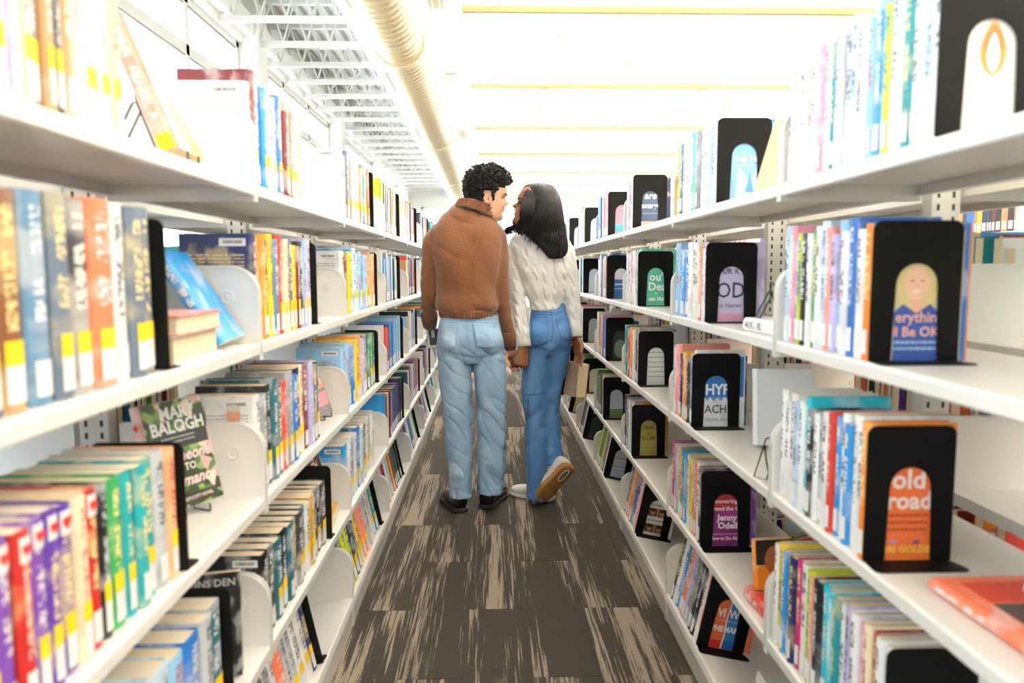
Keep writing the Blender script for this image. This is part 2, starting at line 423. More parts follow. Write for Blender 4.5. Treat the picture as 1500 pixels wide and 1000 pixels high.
# spiral duct below the ceiling
r = tag(empty('air_duct', (-.78, 0, 3.17)), 'round spiral metal air duct running below the white ceiling', 'duct')
rings = []; y = ROOM_Y0+.05
while y < 19.6:
    ph = (y/.11) % 1; rr = .20+(.006 if ph > .8 else 0)
    rings.append([V((rr*math.cos(2*math.pi*k/28), y, rr*math.sin(2*math.pi*k/28))) for k in range(28)]); y += .022
MB().loft(rings).build('duct_body', M['duct'], r, True)
for yy in (2.2, 6.6, 11., 15.4, 19.4):
    MB().loft([[V((q*math.cos(2*math.pi*k/28), yy+d, q*math.sin(2*math.pi*k/28))) for k in range(28)] for q, d in ((.207, -.03), (.218, -.03), (.218, .03), (.207, .03))]).build('coupling_ring', M['duct'], r)
    for sx in (-.2, .2): MB().box(sx-.004, sx+.004, yy+.2, yy+.22, 0, .43).build('hanger_strap', M['steel'], r)
# slot diffusers on both sides of the duct
for yy in (6.55, 9.7, 13.2, 17.):
    for xx, wd in ((-1.18, .20), (-.485, .13)):
        q = tag(empty('slot_diffuser', (xx, yy, CEIL_Z)), 'wide grey slot diffuser in the ceiling between round duct and metal deck' if wd > .15 else 'narrow grey slot diffuser in the ceiling between round duct and pendant lights', 'air vent', 'slot diffusers beside the duct')
        MB().box(-wd/2, wd/2, -.45, .45, -.012, 0).build('frame', M['grille'], q)
        for s_ in (-.25, .25): MB().box(s_*wd-.01, s_*wd+.01, -.43, .43, -.016, -.012).build('slot', M['deck'], q)

# linear pendant uplights
PZ, PSP, PY0 = 3.075, 2.226, 5.555
pb = MB().prism([(-.02, 0), (.02, 0), (.028, .04), (.022, .04), (.016, .006), (-.016, .006), (-.022, .04), (-.028, .04)], 0, 8.2, 'yz').fixed('housing')
pc = MB().tube([(0, 0, .0), (0, 0, CEIL_Z-PZ)], .0025, 6).fixed('cable')
pk = MB().box(-.05, .05, -.03, .03, -.03, 0).fixed('canopy')
for k in range(-4, 9):
    yy = PY0+PSP*k
    r = tag(empty('pendant_light', (-.2, yy, PZ)), 'thin tan linear pendant uplight hung below the bright ceiling', 'light', 'linear pendant uplights')
    link('housing', pb, M['tan'], r)
    for xx in (.9, 3., 5.1, 7.2):
        c = link('cable', pc, M['steel'], r); c.location = (xx, 0, .04); c.scale = (1, 1, (CEIL_Z-PZ-.04)/(CEIL_Z-PZ))
        c = link('canopy', pk, M['tan'], r); c.location = (xx, 0, CEIL_Z-PZ)
    ld = bpy.data.lights.new('uplight', 'AREA'); ld.shape = 'RECTANGLE'; ld.size = 8.1; ld.size_y = .03; ld.energy = UPLIGHT_W; ld.color = (1, .93, .80)
    lo = bpy.data.objects.new('uplight', ld); COL.objects.link(lo); lo.parent = r
    lo.location = (4.1, 0, .032); lo.rotation_euler = (math.pi, 0, 0)
for k in range(0, 9):      # small sprinkler heads between the pendants
    for xx in (.7, 3.4):
        q = tag(empty('sprinkler', (xx+.9*(k % 2), PY0+PSP*k+1.05, CEIL_Z)), 'small brass sprinkler head in the white ceiling between pendant lights', 'sprinkler', 'ceiling sprinklers')
        MB().tube([(0, 0, 0), (0, 0, -.01)], .045, 14).build('rosette', M['tan'], q); MB().tube([(0, 0, -.01), (0, 0, -.05), (0, 0, -.052)], [.012, .012, .03], 10).build('head', M['tan'], q)

# ================================================================== SHELVING
def shelf_mesh(d):
    P = [(0,-.005),(.0015,-.0015),(.005,0),(.30,0),(.30,-.026),(.285,-.026),(.285,-.023),(.297,-.023),(.297,-.003),(.004,-.003),(.004,-.023),(.02,-.023),(.02,-.026),(.003,-.026),(0,-.023)]
    return MB().prism([(d*a, c) for a, c in P], .003, BAY-.003).fixed('shelf')
def arc(cx, cz, r, a0, a1, n=8): return [(cx+r*math.cos(math.radians(a0+(a1-a0)*i/n)), cz+r*math.sin(math.radians(a0+(a1-a0)*i/n))) for i in range(n+1)]
def plate_mesh(d, low=False):
    base = -.036 if not low else -ZS[4]+.002
    R = .058; top = .160 if not low else .172
    outl = [(.298, base), (.298, top)]+arc(R, top-R, R, 90, 180, 8)+[(0, base)]
    b = MB(); th = .0022
    b.prism([(d*p, q) for p, q in outl], -th/2, th/2)
    i_ = .005; inn = [(.298-i_, base), (.298-i_, top-i_)]+arc(R, top-R, R-i_, 90, 180, 8)+[(i_, base)]
    n = len(outl)
    for side in (-.004, .004):       # rolled rim
        vs = [(d*p, 0, q) for p, q in outl]+[(d*p, 0, q) for p, q in inn]+[(d*p, side, q) for p, q in outl]+[(d*p, side, q) for p, q in inn]
        fs = []
        for k in range(1, n-1):
            fs += [(2*n+k, 2*n+k+1, 3*n+k+1, 3*n+k), (k, k+1, 2*n+k+1, 2*n+k), (n+k, n+k+1, 3*n+k+1, 3*n+k)]
        b.add(vs, fs)
    cx, cz = .064, .095             # pressed ring
    for r0, r1, h in ((.011, .015, .0035), (0.0001, .006, .002)):
        for sgn in (-1, 1):
            ring = lambda r, y: [V((d*cx+r*math.cos(2*math.pi*k/20), y, cz+r*math.sin(2*math.pi*k/20))) for k in range(20)]
            b.loft([ring(r0, sgn*th/2), ring(r0+.001, sgn*h), ring(r1-.002, sgn*h), ring(r1, sgn*th/2)], False)
    return b.fixed('end_plate')
def axes(side):
    d = -1 if side == 'L' else 1
    return d, (XL if side == 'L' else XR)
SH = {d: shelf_mesh(d) for d in (-1, 1)}; PL = {d: plate_mesh(d) for d in (-1, 1)}; PLL = {d: plate_mesh(d, True) for d in (-1, 1)}
POST = MB().box(-.03, .03, -.018, .018, 0, 1.415).fixed('post')
b = MB()
for zz in np.arange(.12, 1.40, .026):
    for sx in (-.016, .016): b.box(sx-.003, sx+.003, -.0186, .0186, zz, zz+.013)
SLOT = b.fixed('slot_row')
KICK = {d: MB().box(min(d*.004, d*.02), max(d*.004, d*.02), .003, BAY-.003, 0, .078).fixed('kick_plate') for d in (-1, 1)}
WHERE = {0: 'three bays behind the couple', 1: 'two bays behind the couple', 2: 'one bay behind the couple', 3: 'level with the couple',
         4: 'one bay ahead of the couple', 5: 'two bays ahead of the couple', 6: 'three bays ahead of the couple', 7: 'four bays ahead of the couple', 8: 'five bays ahead of the couple'}
NB = 9
def build_bay(d, fx, y0, label, group, first):
    xc = fx+d*.345
    r = tag(empty('shelving_bay', (xc, y0, 0)), label, 'bookshelf', group)
    for e, xo in ((d, fx-xc), (-d, fx+d*.69-xc)):
        for k, z in enumerate(ZS):
            o = link('shelf', SH[e], M['shelf'], r); o.location = (xo, 0, z)
            if k == 4: o.rotation_euler = (0, e*TILT, 0)
            for yy in (.006, BAY-.006):
                q = link('end_plate', (PLL if k == 4 else PL)[e], M['shelf'], r); q.location = (xo, yy, z)
        o = link('kick_plate', KICK[e], M['kick'], r); o.location = (xo, 0, 0)
    for yy in ([0, BAY] if first else [BAY]):
        o = link('post', POST, M['post'], r); o.location = (0, yy, 0)
        q = link('slot_row', SLOT, M['slot'], o); q['kind'] = 'stuff'
    return r
for i in range(NB):
    y0 = J0-BAY+BAY*i
    for side in 'LR':
        d, fx = axes(side); who = "man's" if side == 'L' else "woman's"
        build_bay(d, fx, y0, 'white metal shelving bay on the %s side, %s' % (who, WHERE[i]), "shelving bays on the %s side" % who, i == 0)
for i in range(2, 8):
    build_bay(1, 2.42, J0-BAY+BAY*i, 'white metal shelving bay in the next aisle behind the woman\'s side stack', 'shelving bays of the next aisle', i == 2)

# ================================================================== BOOKS
def frame(side, lev):
    d, fx = axes(side)
    if lev < 4: return V((fx, 0, ZS[lev])), V((d, 0, 0)), V((0, 0, 1)), d
    c, s = math.cos(TILT), math.sin(TILT)
    return V((fx, 0, ZS[4])), V((d*c, 0, -s)), V((d*s, 0, c)), d

def bmatrix(o, ex, ez):
    ey = ez.cross(ex)
    return Matrix(((ex.x, ey.x, ez.x, o.x), (ex.y, ey.y, ez.y, o.y), (ex.z, ey.z, ez.z, o.z), (0, 0, 0, 1)))

def book(mtx, t, h, dep, colour, hard=True, label=None, group=None, lab=True, sticker=True, barcode=False, name='book', mat=None, heart=False):
    r = empty(name, mat=mtx); tag(r, label, 'book', group)
    bt = .0026 if hard else .0009; rd = min(.0035, t*.2)
    P = [(dep, 0), (.004, 0), (.0005, t*.1), (-rd*.75, t*.28), (-rd, t*.5), (-rd*.75, t*.72), (.0005, t*.9), (.004, t), (dep, t), (dep, t-bt), (.004, t-bt), (.003, t*.5), (.004, bt), (dep, bt)]
    cv = MB().prism(P, .0006, h, 'xy').build('cover', mat or CM[colour], r)
    ins = .0035 if hard else .0006
    MB().box(.0042, dep-(.005 if hard else .0008), bt+.0002, t-bt-.0002, ins, h-ins).build('page_block', M['paper'], r)
    z0 = .010
    if lab and t > .012:
        yy0, yy1 = t*.17, t*.83
        def wrap(zlo, zhi, m, nm):
            q = [(-rd*.5-.0006, yy0), (-rd*.9-.0008, t*.33), (-rd-.0007, t*.5), (-rd*.9-.0008, t*.67), (-rd*.5-.0006, yy1)]
            n = len(q); b = MB(); b.add([(a, c, zlo) for a, c in q]+[(a, c, zhi) for a, c in q], [(i, n+i, n+i+1, i+1) for i in range(n-1)])
            return b.build(nm, m, r)
        hh = .040 if h > .15 else .03
        wrap(z0, z0+hh, M['white'], 'spine_label')
        if sticker: wrap(z0+hh, z0+hh+.026, M['yellow'], 'genre_sticker')
        if heart:
            l = wrap(h-.034, h-.006, M['white'], 'heart_label')
            pts = [(16*math.sin(a)**3, 13*math.cos(a)-5*math.cos(2*a)-2*math.cos(3*a)-math.cos(4*a)) for a in [2*math.pi*k/18 for k in range(18)]]
            sc = min(.0006, t*.018)
            MB().prism([(t*.5-p[0]*sc, h-.02+p[1]*sc) for p in pts], -rd-.0014, -rd-.0011, 'yz').build('heart', M['red'], l)
    if barcode:
        q = MB().box(dep*.07, dep*.44, t+.0001, t+.0004, h-.026, h-.010).build('barcode_label', M['white'], r)
        b = MB(); xx = dep*.12
        while xx < dep*.39:
            wq = rnd.choice((.0008, .0012, .0018)); b.box(xx, xx+wq, t+.0004, t+.0006, h-.021, h-.014); xx += wq+rnd.choice((.0008, .0012))
        b.build('barcode', M['slot'], q)
    return r

TXT = {}
def text_mesh(s, size, bold=0., shear=0., align='CENTER'):
    k = (s, size, bold, shear, align)
    if k not in TXT:
        c = bpy.data.curves.new('txt', 'FONT'); c.body = s; c.size = size; c.offset = bold; c.shear = shear; c.align_x = align; c.resolution_u = 2
        o = bpy.data.objects.new('txt', c); COL.objects.link(o)
        dg = bpy.context.evaluated_depsgraph_get(); me = bpy.data.meshes.new_from_object(o.evaluated_get(dg))
        bpy.data.objects.remove(o); bpy.data.curves.remove(c); TXT[k] = me
    return TXT[k].copy()
def cover_text(root, s, x, z, size, colr, bold=.0, shear=0., sx=1., name='title'):
    me = text_mesh(s, size, bold, shear); me.materials.clear(); o = link(name, me, pm(colr), root)
    o.matrix_local = Matrix(((sx, 0, 0, x), (0, 0, -1, -.0017), (0, 1, 0, z), (0, 0, 0, 1))); return o
def spine_text(root, s, z, t, size, colr, bold=.0004, shear=0.):
    me = text_mesh(s, size, bold, shear, 'LEFT'); me.materials.clear(); o = link('spine_title', me, pm(colr), root)
    o.matrix_local = Matrix(((0, 0, -1, -.0046), (0, -1, 0, t*.5+size*.33), (-1, 0, 0, z), (0, 0, 0, 1))); return o
def pr(root, x0, x1, z0, z1, colr, lay=1, name='cover_print'):
    e = .0002*lay
    return MB().box(x0, x1, -e-.0001, -e, z0, z1).build(name, pm(colr), root)
def prp(root, poly, colr, lay=2, name='cover_print'):
    e = .0002*lay
    return MB().prism(poly, -e-.0001, -e).build(name, pm(colr), root)
def ell(cx, cz, rx, rz, n=20, a0=0, a1=360): return [(cx+rx*math.cos(math.radians(a0+(a1-a0)*k/n)), cz+rz*math.sin(math.radians(a0+(a1-a0)*k/n))) for k in range(n+(0 if a1-a0 == 360 else 1))]
def dashes(root, x0, x1, z, hgt, colr, lay=3, seed=1):
    r_ = random.Random(seed); b = MB(); x = x0; e = .0002*lay
    while x < x1:
        w_ = r_.uniform(.003, .010); b.box(x, min(x+w_, x1), -e-.0001, -e, z, z+hgt); x += w_+.0016
    return b.build('small_print', pm(colr), root)

ORD = ['first', 'second', 'third', 'fourth', 'fifth', 'sixth', 'seventh', 'eighth', 'ninth', 'tenth', 'eleventh', 'twelfth', 'thirteenth', 'fourteenth', 'fifteenth', 'sixteenth', 'seventeenth', 'eighteenth', 'nineteenth', 'twentieth']
SHN = ['top shelf', 'second shelf down', 'third shelf down', 'fourth shelf down', 'bottom shelf']
BW = ['three bays behind couple', 'two bays behind couple', 'one bay behind couple', 'level with couple']

def bookend(side, lev, y, bay, kw=''):
    o, ex, ez, d = frame(side, lev)
    mtx = bmatrix(o+ex*(.004)+V((0, y, 0)), ex, ez)
    r = empty('bookend', mat=mtx)
    tag(r, "arched black metal bookend, %s, %s side, %s" % (SHN[lev], "man's" if side == 'L' else "woman's", WHERE[bay].replace('the ', '')), 'bookend', 'black metal bookends')
    W, H, a0, a1, at = .146, (.226 if (side, lev, bay) != ('L', 2, 0) else .210), .036, .112, .158
    rr = .016; cx = (a0+a1)/2; ar = .034
    poly = [(0, .002), (0, H-rr)]+arc(rr, H-rr, rr, 180, 90, 5)+arc(W-rr, H-rr, rr, 90, 0, 5)+[(W, .002), (a1, .002)]+arc(cx, at-ar, ar, 0, 180, 12)+[(a0, .002)]
    MB().prism(poly, -.0048, -.0033).build('plate', M['black'], r)
    base = [(.004, 0), (W-.004, 0), (W+.006, -.03), (W+.006, -.042), (W, -.048), (.006, -.048), (0, -.042), (0, -.03)]
    MB().prism([(p, q-.0033) for p, q in base], .0006, .0021, 'xy').build('base', M['black'], r)
    return r

COUNT = [0]; STUFF = []          # (matrix, t, h, dep, colour)
COLTXT = lambda c: NICE.get(c, c)
def row(side, lev, bay, colours, ya, yb, single=True, hmin=.205, hmax=.238, order=None, heart=(), big=None, nolab=(), wide=None, last=False):
    """books between ya (nearer) and yb (farther); colours run from the divider end"""
    o, ex, ez, d = frame(side, lev); n = len(colours); wts = [rnd.uniform(.75, 1.25) for _ in colours]
    if wide:
        for k_, w_ in wide.items(): wts[k_] = w_
    tot = sum(wts); y = ya if side == 'L' else yb; out = []
    for i, c in enumerate(colours):
        t = (yb-ya)*wts[i]/tot-.0008
        h = rnd.uniform(hmin, hmax) if big is None else big; hard = rnd.random() < .6
        h = min(h, .262); dep = rnd.uniform(.142, .168)
        rec = .018 if side == 'L' else .012
        rec += rnd.uniform(-.003, .006)
        if side == 'L': org_y = y+t; y += t+.0008
        else: y -= t+.0008; org_y = y
        mtx = bmatrix(o+ex*rec+V((0, org_y, 0))+ez*.0004, ex, ez)
        if single or (last and i == n-1):
            COUNT[0] += 1
            size = 'slim' if t < .022 else 'thick' if t > .036 else 'medium'
            k = i if side == 'L' else n-1-i
            end = 'white divider' if side == 'L' else 'black bookend'
            lb = '%s %s book, %s from %s, %s, %s side, %s' % (size, COLTXT(c), ORD[min(k, 19)], end, SHN[lev], "man's" if side == 'L' else "woman's", BW[bay])
            if len(lb.split()) > 16: lb = lb.replace(' book,', ' book').replace(' down,', ',')
            out.append(book(mtx, t, h, dep, c, hard, lb, "books on the %s, %s side" % (SHN[lev], "man's" if side == 'L' else "woman's"),
                            lab=i not in nolab, sticker=(side == 'L' and rnd.random() < .8), barcode=(side == 'L' and i == 0), heart=i in heart))
        else: STUFF.append((mtx, t, h, dep, c))
    return out

JY = [J0-BAY+BAY*i for i in range(NB+1)]    # joints
SP = str.split
# ---- man's side: rows start at the nearer divider and end at a bookend
LROWS = {
 (0,0): ("white cream paleblue cream peach white ivory lavender cream black tan black tan silver white lavender white cream", 1.045),  # mostly pale: overexposure and flare put into the cover colours
 (1,0): ("orange navy brown steel slate charcoal coral white slate slate", 1.118),
 (2,0): ("purple purple purple crimson purple violet violet cream crimson black green teal teal teal silver peach", 1.152),
 (3,0): ("white navy red orange teal silver paleblue paleblue sky blue silver darkteal", 1.325),
 (0,1): ("white maroon blue azure sky paleblue white blue cream maroon salmon coral lavender cream", 2.00),
 (1,1): ("navy peach orange navy yellow steel red coral cream slate yellow maroon charcoal sky lilac white", 2.07),
 (2,1): ("white grey black darkteal slate red grey blue navy cream maroon lavender slate charcoal", 2.13),
 (3,1): ("black charcoal darkteal black darkteal slate charcoal darkteal white ochre charcoal black charcoal", 2.18),
 (4,1): ("black charcoal black white coral silver silver white white navy", 2.03),
 (0,2): ("white purple slate grey ivory cream tan teal cream coral", 3.10),
 (1,2): ("white maroon yellow azure paleblue white sky violet sky orange coral peach", 3.16),
 (2,2): ("sky sky blue yellow orange lavender slate darkteal green darkteal", 3.15),
 (3,2): ("azure white sky white blue paleblue brown white silver white", 3.06),
 (4,2): ("darkteal lime lime black charcoal yellow coral coral silver white pink teal", 3.19),
}
SIDES = {}
for (lev, bay), (cs, ye) in LROWS.items():
    cs = SP(cs); ya = JY[bay]+.014 if bay else .66
    big = None
    kw = {}
    if (lev, bay) == (2, 0): kw = dict(heart=(0, 1, 2, 3, 4, 5, 6, 8))
    if (lev, bay) == (2, 0): kw.update(hmin=.203, hmax=.209)
    if (lev, bay) in ((1, 0),): kw.update(hmin=.232, hmax=.24)
    if (lev, bay) == (3, 1): kw.update(hmin=.185, hmax=.192)
    if (lev, bay) == (3, 0): kw.update(hmin=.19, hmax=.215)
    if (lev, bay) in ((1, 1), (1, 2), (2, 2), (4, 1), (4, 2)): kw.update(hmin=.21, hmax=.235)
    SIDES[('L', lev, bay)] = row('L', lev, bay, cs, ya, ye, **kw)
    if (lev, bay) not in ((0, 0), (0, 1), (2, 1), (3, 2)): bookend('L', lev, ye, bay)
WARM = SP("white blue navy azure red maroon orange yellow teal green black charcoal slate silver cream tan sky lavender purple coral white black darkteal paleblue")
COOL = SP("white white paleblue ivory silver sky lilac white pink blue cream grey white teal coral slate white paleblue")
for bay in range(3, NB):
    for lev in range(5):
        n = rnd.randint(14, 18); ln = rnd.uniform(.5, .68)
        ft = {(0, 3): SP("lime lime black black red white teal orange white cream black tan"), (1, 3): SP("white azure grey white lavender sky teal black white white"), (2, 3): SP("white red crimson navy blue azure blue azure sky sky sky white"),
              (3, 3): SP("azure brown white maroon white blue navy navy navy violet navy black"), (4, 3): SP("white magenta navy maroon white sky orange orange darkgreen black charcoal darkgreen black")}.get((lev, bay))
        cs = ft or [rnd.choice(WARM) for _ in range(n)]
        row('L', lev, bay, cs, JY[bay]+.014, JY[bay]+ln, single=False)
        if bay < 6: bookend('L', lev, JY[bay]+ln, bay)

# ---- woman's side: rows start at the far divider and end, nearer, at a bookend with the front cover in its arch
RROWS = {
 (0,0): ("white ivory white cream white pink white teal white silver paleblue white sky azure lime white teal white paleblue white", 1.020),
 (1,0): ("paleblue pink azure lime black white green white paleblue salmon lilac sky white blue white orange blue", 1.170),
 (2,0): ("white white ivory paleblue white cyan black white silver white red azure white azure white white orange", 1.160),
 (3,0): ("white yellow azure silver navy magenta ivory lime salmon black cyan cyan teal white lilac white pink cream crimson white white", 1.075),
 (0,1): ("yellow blue cream white mint grey white paleblue paleblue azure", 2.005),
 (1,1): ("sky paleblue azure blue white white ivory coral white lilac", 2.087),
 (2,1): ("white pink salmon navy lime peach orange charcoal yellow blue white", 2.205),
 (3,1): ("magenta sky silver peach slate teal azure cream yellow yellow grey coral white charcoal purple", 2.085),
 (4,1): ("yellow charcoal white azure red coral lavender grey black charcoal black white coral", 2.105),
 (0,2): ("white pink slate teal white white navy", 3.19),
 (1,2): ("white lilac white pink white ivory silver mint", 3.06),
 (2,2): ("teal cyan red coral orange white silver navy white silver white", 3.03),
 (3,2): ("navy blue slate grey white steel silver tan olive", 3.15),
 (4,2): ("black green peach orange steel yellow blue magenta maroon white pink white", 3.06),
 (0,3): ("sky blue white red pink pink", 3.87), (1,3): ("white sky lavender silver tan blue", 3.88), (2,3): ("ivory tan lavender pink blue darkgreen", 3.90),
 (3,3): ("green slate grey brown ivory paleblue", 3.98), (4,3): ("lime charcoal green yellow grey white sky", 3.95),
}
for (lev, bay), (cs, ye) in RROWS.items():
    cs = SP(cs); yb = JY[bay+1]-.014; kw = {}
    if (lev, bay) in ((3, 0), (3, 1)): kw = dict(hmin=.218, hmax=.232)
    if (lev, bay) in ((0, 0), (0, 1)): kw = dict(hmin=.22, hmax=.25)
    out = row('R', lev, bay, cs, ye, yb, single=bay < 3, last=True, **kw)
    SIDES[('R', lev, bay)] = out; bookend('R', lev, ye, bay)
for bay in range(4, NB):
    for lev in range(5):
        cs = [rnd.choice(COOL if lev < 3 else WARM) for _ in range(rnd.randint(7, 10))]
        ye = JY[bay+1]-rnd.uniform(.3, .48)
        row('R', lev, bay, cs, ye, JY[bay+1]-.014, single=False); bookend('R', lev, ye, bay)

# ---- printed fronts seen through the arches (local x from spine, z up)
C = .066
def cov(lev, bay): return SIDES[('R', lev, bay)][-1]
q = cov(0, 0)   # white cover, orange flame ring
pr(q, .002, .14, .002, .20, '#f4f2ee')
tear = lambda w_, h_, z_: [(C+.004+w_*math.sin(a)*(1-.35*max(0, math.cos(a))), z_+h_*math.cos(a)) for a in [2*math.pi*k/28 for k in range(28)]]
prp(q, tear(.019, .036, .120), '#e8873a'); prp(q, tear(.013, .024, .126), '#d9642e', 3); prp(q, tear(.009, .026, .114), '#f4f2ee', 4)
dashes(q, .036, .10, .072, .003, '#d8d4cc', 3, 1); dashes(q, .036, .10, .064, .003, '#d8d4cc', 3, 2)
q = cov(1, 0)   # portrait cover
pr(q, .002, .14, .002, .21, '#cfcaa8')
prp(q, ell(C, .118, .036, .048), '#d9c58a', 2); prp(q, ell(C-.001, .126, .020, .027), '#eec0a2', 4)
pr(q, C-.011, C+.011, .070, .108, '#e7b497', 3); prp(q, [(C-.036, .0), (C-.036, .08), (C-.022, .093), (C, .078), (C+.022, .093), (C+.036, .08), (C+.036, .0)], '#2f4f9e', 5)
prp(q, ell(C-.001, .1135, .0065, .0022), '#f6e3da', 6); prp(q, ell(C-.009, .130, .0034, .0012), '#6b4c38', 6); prp(q, ell(C+.008, .130, .0034, .0012), '#6b4c38', 6); prp(q, [(C-.003, .120), (C+.002, .120), (C, .127)], '#e0ab8c', 6)
cover_text(q, 'erythin', C, .064, .024, '#f3b4a8', .0004); cover_text(q, 'll Be OK', C, .041, .022, '#f3b4a8', .0005)
dashes(q, .028, .104, .029, .0045, '#9fc0e4', 6, 3); dashes(q, .028, .104, .019, .0045, '#9fc0e4', 6, 4)
q = cov(2, 0)   # orange cover
pr(q, .002, .14, .002, .215, '#e9713a')
cover_text(q, 'old', C+.002, .122, .044, '#f6e4dc', .0012); cover_text(q, 'road', C+.004, .088, .040, '#f6e4dc', .0012)
for k in range(3): dashes(q, .030, .102, .074-.012*k, .0045, '#a5471f', 3, 5+k)
cover_text(q, 'ORI GOLDE', C, .014, .016, '#f3c24a', .0006); pr(q, .04, .052, .03, .034, '#7fa0dc', 3); pr(q, .08, .09, .028, .034, '#7a4a90', 3)
q = cov(0, 1)   # blue cover
pr(q, .002, .14, .002, .215, '#7fb2de'); prp(q, [(C-.03, .0), (C-.02, .10), (C+.01, .06), (C+.036, .11), (C+.036, 0)], '#b9dcf2', 2)
prp(q, [(C, .03), (C+.012, .09), (C+.022, .03)], '#4f8fc0', 3); cover_text(q, 'Ugly Th', C, .110, .020, '#f8fbff', .0006); pr(q, C-.034, C+.034, .100, .1015, '#f8fbff', 3)
q = cov(1, 1)   # lilac cover
pr(q, .002, .14, .002, .215, '#cfc6e8'); pr(q, .002, .14, .002, .024, '#dfa6c8', 2)
cover_text(q, 'UR K', C, .137, .022, '#4a4668', .0004); cover_text(q, 'OD', C, .070, .062, '#39405c', .0006, 0, .85); cover_text(q, 'tt Horwi', C, .042, .018, '#6a6688', .0002)
q = cov(2, 1)   # white and blue cover
pr(q, .002, .146, .092, .215, '#2e74bd'); prp(q, [(C-.04, .092), (C-.03, .080), (C-.022, .092), (C-.01, .078), (C, .09), (C+.012, .08), (C+.022, .093), (C+.034, .082), (C+.04, .094)], '#5f95cc', 2)
cover_text(q, 'HYP', C, .100, .045, '#f4f6f8', .0014, 0, .9); cover_text(q, 'ACHI', C, .043, .036, '#3b3f4a', .0004, 0, .9); cover_text(q, 'SINAN ARA', C, .018, .014, '#a9adb6', .0003)
q = cov(3, 1)   # purple cover
pr(q, .002, .14, .002, .215, '#7d2a6e'); prp(q, [(.002, .215), (.14, .215), (.14, .15), (.06, .10), (.002, .12)], '#b4323a', 2); prp(q, [(.05, .10), (.14, .15), (.14, .08), (.08, .07)], '#9a3a86', 3)
cover_text(q, 'scovering', C, .130, .017, '#f3e3ea', .0004); cover_text(q, 'yond the C', C, .108, .017, '#f3e3ea', .0004)
cover_text(q, 'Jenny', C+.004, .078, .026, '#f6ecf2', .0008); cover_text(q, 'Odell', C+.006, .054, .026, '#f6ecf2', .0008)
dashes(q, .028, .104, .035, .003, '#d9a8cc', 5, 8); cover_text(q, 'How to Do Not', C, .020, .013, '#f3e3ea', .0005)
q = cov(4, 1)   # split orange and blue
pr(q, .002, .068, .002, .215, '#e2663a'); pr(q, .068, .14, .002, .215, '#2f78b8'); prp(q, [(.064, .002), (.069, .05), (.065, .09), (.070, .14), (.066, .215), (.072, .215), (.073, .14), (.069, .09), (.073, .05), (.069, .002)], '#f0e6da', 2)
pr(q, .002, .066, .002, .026, '#cf2a22', 2); pr(q, .071, .14, .002, .026, '#1f5fb0', 2)
cover_text(q, 'VI', C-.018, .100, .036, '#f4ece6', .001, 0, .8); cover_text(q, 'W', C+.020, .100, .036, '#f4ece6', .001, 0, .8)
cover_text(q, 'PHE', C-.021, .055, .024, '#f4ece6', .001, 0, .85); cover_text(q, 'MAR', C+.020, .055, .024, '#f4ece6', .001, 0, .85); dashes(q, .03, .10, .088, .002, '#e8c8b8', 5, 9)
q = cov(0, 2)   # night sky cover, script lettering
pr(q, .002, .14, .002, .215, '#3c4c6a'); pr(q, .002, .14, .002, .03, '#b6a695', 2); cover_text(q, 'are', C, .125, .040, '#fbfbfb', .0010, .35); cover_text(q, 'exerge', C, .085, .034, '#fbfbfb', .0010, .35); dashes(q, .034, .10, .062, .002, '#d5dbe6', 4, 10)
q = cov(1, 2)   # mint cover
pr(q, .002, .14, .002, .215, '#57c2a6'); cover_text(q, "ou'", C, .105, .046, '#f7fbf8', .0012); cover_text(q, 'Dea', C+.004, .065, .046, '#f7fbf8', .0012); cover_text(q, 'san Mc', C, .022, .022, '#f7fbf8', .0010); cover_text(q, 'x', C, .050, .014, '#f7fbf8', .0004)
q = cov(2, 2)
pr(q, .002, .14, .002, .215, '#eef0ee')
for k in range(6): dashes(q, .032, .102, .135-.020*k, .0035, '#9aa0a2', 3, 20+k)
q = cov(3, 2)   # olive cover
pr(q, .002, .14, .002, .215, '#a39a4c'); cover_text(q, 'YEAR', C, .117, .024, '#5a5226', .0003); cover_text(q, 'to', C, .095, .020, '#4a4420', .0003, .3); cover_text(q, 'RIUM', C, .070, .024, '#5a5226', .0003); dashes(q, .034, .10, .034, .002, '#6f672e', 3, 30); dashes(q, .034, .10, .014, .002, '#6f672e', 3, 31)
q = cov(4, 2)   # cover with two strips of portraits
pr(q, .002, .14, .002, .215, '#f3f2ef'); cover_text(q, 'NG ON DIV', C, .128, .016, '#33363c', .0002); dashes(q, .03, .104, .064, .005, '#8a8d92', 3, 32)
for zz in (.084, .014):
    for xx in (C-.021, C+.021):
        pr(q, xx-.020, xx+.020, zz, zz+.036, '#6a3b22' if xx < C else '#8f5a2e', 2); prp(q, ell(xx, zz+.018, .010, .013), '#c08a62', 3); prp(q, ell(xx, zz+.027, .012, .007), '#2a1812', 4)
q = cov(0, 3); pr(q, .002, .14, .002, .215, '#e58aa0'); pr(q, .03, .10, .02, .06, '#4aa0b8', 2)
q = cov(1, 3); pr(q, .002, .14, .002, .1, '#2a62a8'); pr(q, .002, .14, .1, .215, '#eef2f6'); dashes(q, .03, .1, .07, .008, '#e8eef6', 3, 40); dashes(q, .03, .1, .05, .004, '#e8eef6', 3, 41)
q = cov(2, 3); pr(q, .002, .14, .002, .215, '#20302a'); prp(q, ell(C, .06, .03, .05), '#6f8a72', 2)
q = cov(3, 3); pr(q, .002, .14, .05, .215, '#c6d3e2'); pr(q, .002, .14, .002, .05, '#6f8a5a', 2); dashes(q, .03, .1, .1, .003, '#8aa0b4', 3, 42)
